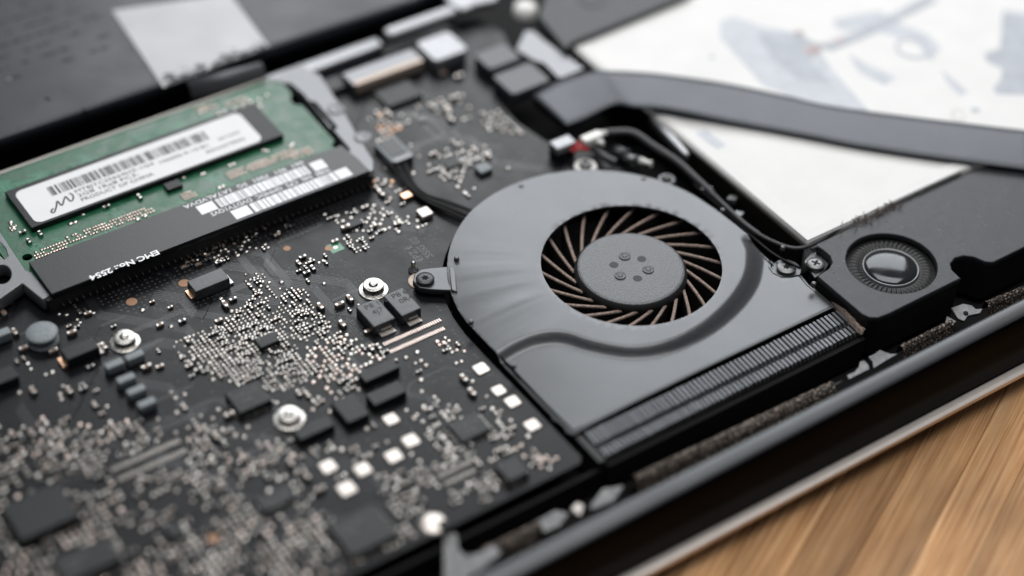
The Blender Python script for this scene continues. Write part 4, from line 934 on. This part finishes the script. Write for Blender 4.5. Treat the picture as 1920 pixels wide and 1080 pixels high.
pth = [(*P(1136, 250, .3), .32), (*P(1185, 252, .3), .34), (*P(1225, 274, .3), .30), (*P(1270, 305, .2), .22), (*P(1305, 335, .15), .15), (*P(1330, 356, .15), .12), (*P(1365, 388, .15), .10), (*P(1405, 425, .15), .12), (*P(1445, 452, .15), .16), (*P(1490, 467, .2), .22), (*P(1530, 455, .3), .30), (*P(1580, 425, .32), .33), (*P(1650, 392, .34), .34), (*P(1700, 370, .34), .34), (*P(1800, 325, .34), .34)]
sm_ = smooth_path(pth, 8); MB().tube(sm_, [.085 if i < 42 else .06 if i < 60 else .042 for i in range(len(sm_))], 14).build('sleeve', 'sleeve', bc, smooth=True)
MB().tube(smooth_path([(*P(1300, 345, .1), .1), (*P(1350, 385, .1), .05), (*P(1400, 432, .1), .06), (*P(1450, 478, .1), .12), (*P(1500, 505, .15), .18)], 8), .03, 8).build('thin_wire', 'cable', bc, smooth=True)
MB().tube(smooth_path([(*P(1520, 472, .3), .36), (*P(1600, 432, .36), .37), (*P(1690, 392, .36), .37), (*P(1720, 372, .36), .36)], 8), .035, 8).build('thin_wire', 'sleeve', bc, smooth=True)
jk = thing('microphone_lead', 'dark lead ending in a bright metal tip behind the fan', 'cable', (1.8, 2.9, 0))
MB().tube(smooth_path([(*P(1108, 270, .2), .2), (*P(1130, 292, .2), .2), (*P(1155, 306, .15), .16)], 6), .09, 12).build('lead', 'sleeve', jk, smooth=True)
MB().tube([(*P(1150, 285, .1), .12), (*P(1180, 296, .1), .12)], .16, 16).build('boot', 'satin', jk, smooth=True)
MB().tube([(*P(1170, 297, .15), .16), (*P(1198, 302, .15), .16)], .11, 16).build('metal_collar', 'screwgrey', jk, smooth=True)
MB().tube([(*P(1198, 302, .15), .17), (*P(1208, 305, .15), .17), (*P(1212, 306, .15), .17), (*P(1222, 309, .15), .17)], [.085, .075, .055, .075], 14).build('tip', 'whiteplastic', jk, smooth=True)
# small bright clips between lid and cable
for k, (a, c) in enumerate(((1325, 352), (1374, 369), (1385, 397))):
    x, y = P(a, c, .15); b = MB().prism([(x - .12, y + .04), (x + .02, y + .1), (x + .12, y - .04), (x - .02, y - .1)], .0, .15 - .02 * k); b.build('lid_clip', 'plastic_grey', fan)
# ------------------------------------------------------------------ dust
def scatter(name, label, polypx, z, n, rmin, rmax, m, cluster=None, cat='dust'):
    w = PL(polypx, z); b = MB(); xs = [a for a, _ in w]; ys = [a for _, a in w]; k = 0; tries = 0
    while k < n and tries < n * 30:
        tries += 1; x, y = rnd.uniform(min(xs), max(xs)), rnd.uniform(min(ys), max(ys))
        if not inpoly(x, y, w): continue
        if z == SZ and (x - SC[0]) ** 2 + (y - SC[1]) ** 2 < R0 ** 2: continue
        if z == SZ and not inpoly(x, y, so_): continue
        if z == FZ and (x - OC[0]) ** 2 + (y - OC[1]) ** 2 < (OR + .05) ** 2: continue
        zz = lid_z(x, y) if z == FZ else z
        r = rmin + (rmax - rmin) * rnd.random() ** 4; c = [(x + r * rnd.uniform(.6, 1.3) * math.cos(a), y + r * rnd.uniform(.6, 1.3) * math.sin(a), zz) for a in (0, 1.5, 3, 4.6)]
        b.add(c + [(x, y, zz + r * .9)], [(0, 1, 4), (1, 2, 4), (2, 3, 4), (3, 0, 4)]); k += 1
    o = b.build(name, m, None, kind='stuff', label=label); o['category'] = cat; return o
scatter('dust_specks', 'fine pale dust specks on the black speaker plate', [(1540, 500), (1640, 590), (1800, 510), (1900, 450), (1900, 340), (1700, 380), (1580, 440)], SZ, 240, .008, .030, 'dust')
scatter('dust_specks', 'fine dust specks on the grey fan lid', [(860, 480), (1000, 360), (1250, 350), (1540, 560), (1100, 780), (940, 660)], FZ, 110, .004, .012, 'dust')
scatter('dust_specks', 'fine pale dust on the black circuit board near the fan', [(560, 500), (830, 440), (840, 560), (1050, 840), (700, 700)], .003, 500, .003, .010, 'dust')
# fluff on the battery border: thin hairs and crumbs
fl_ = MB()
for i in range(60):
    t = rnd.gauss(.5, .22); a0 = (1560 + 160 * t + rnd.uniform(-6, 6), 438 - 72 * t + rnd.uniform(-9, 9)); x, y = P(*a0, BT + .03)
    l = rnd.uniform(.03, .16); d = Vector((rnd.uniform(-1, 1), rnd.uniform(-1, 1), rnd.uniform(.1, 1))).normalized()
    p0 = Vector((x, y, BT + .02)); fl_.tube([p0, p0 + d * l * .5 + Vector((.01, 0, .01)), p0 + d * l], .0045 + .007 * rnd.random(), 5)
for i in range(26):
    t = rnd.gauss(.62, .12); x, y = P(1560 + 160 * t + rnd.uniform(-5, 5), 438 - 72 * t + rnd.uniform(-4, 4), BT + .03); r = rnd.uniform(.015, .05)
    fl_.add([(x + r * math.cos(a) * rnd.uniform(.5, 1.4), y + r * .6 * math.sin(a), BT + .024) for a in (0, 1.2, 2.5, 3.7, 5)] + [(x, y, BT + .03 + r)], [(0, 1, 5), (1, 2, 5), (2, 3, 5), (3, 4, 5), (4, 0, 5)])
o = fl_.build('fluff', 'fluff', None, kind='stuff', label='dark crumbs and hairs on the white battery border near the speaker'); o['category'] = 'fluff'
hair = MB(); cx, cy = P(1797, 217, .52)
hair.tube([(cx + .16 * math.cos(a) + .02 * math.sin(3 * a), cy + .14 * math.sin(a), .53 + .03 * math.sin(a)) for a in np.linspace(0, 5.6, 24)], .005, 5)
o = hair.build('hair', 'fluff', None, label='small curled hair on the upper edge of the grey ribbon cable'); o['category'] = 'hair'
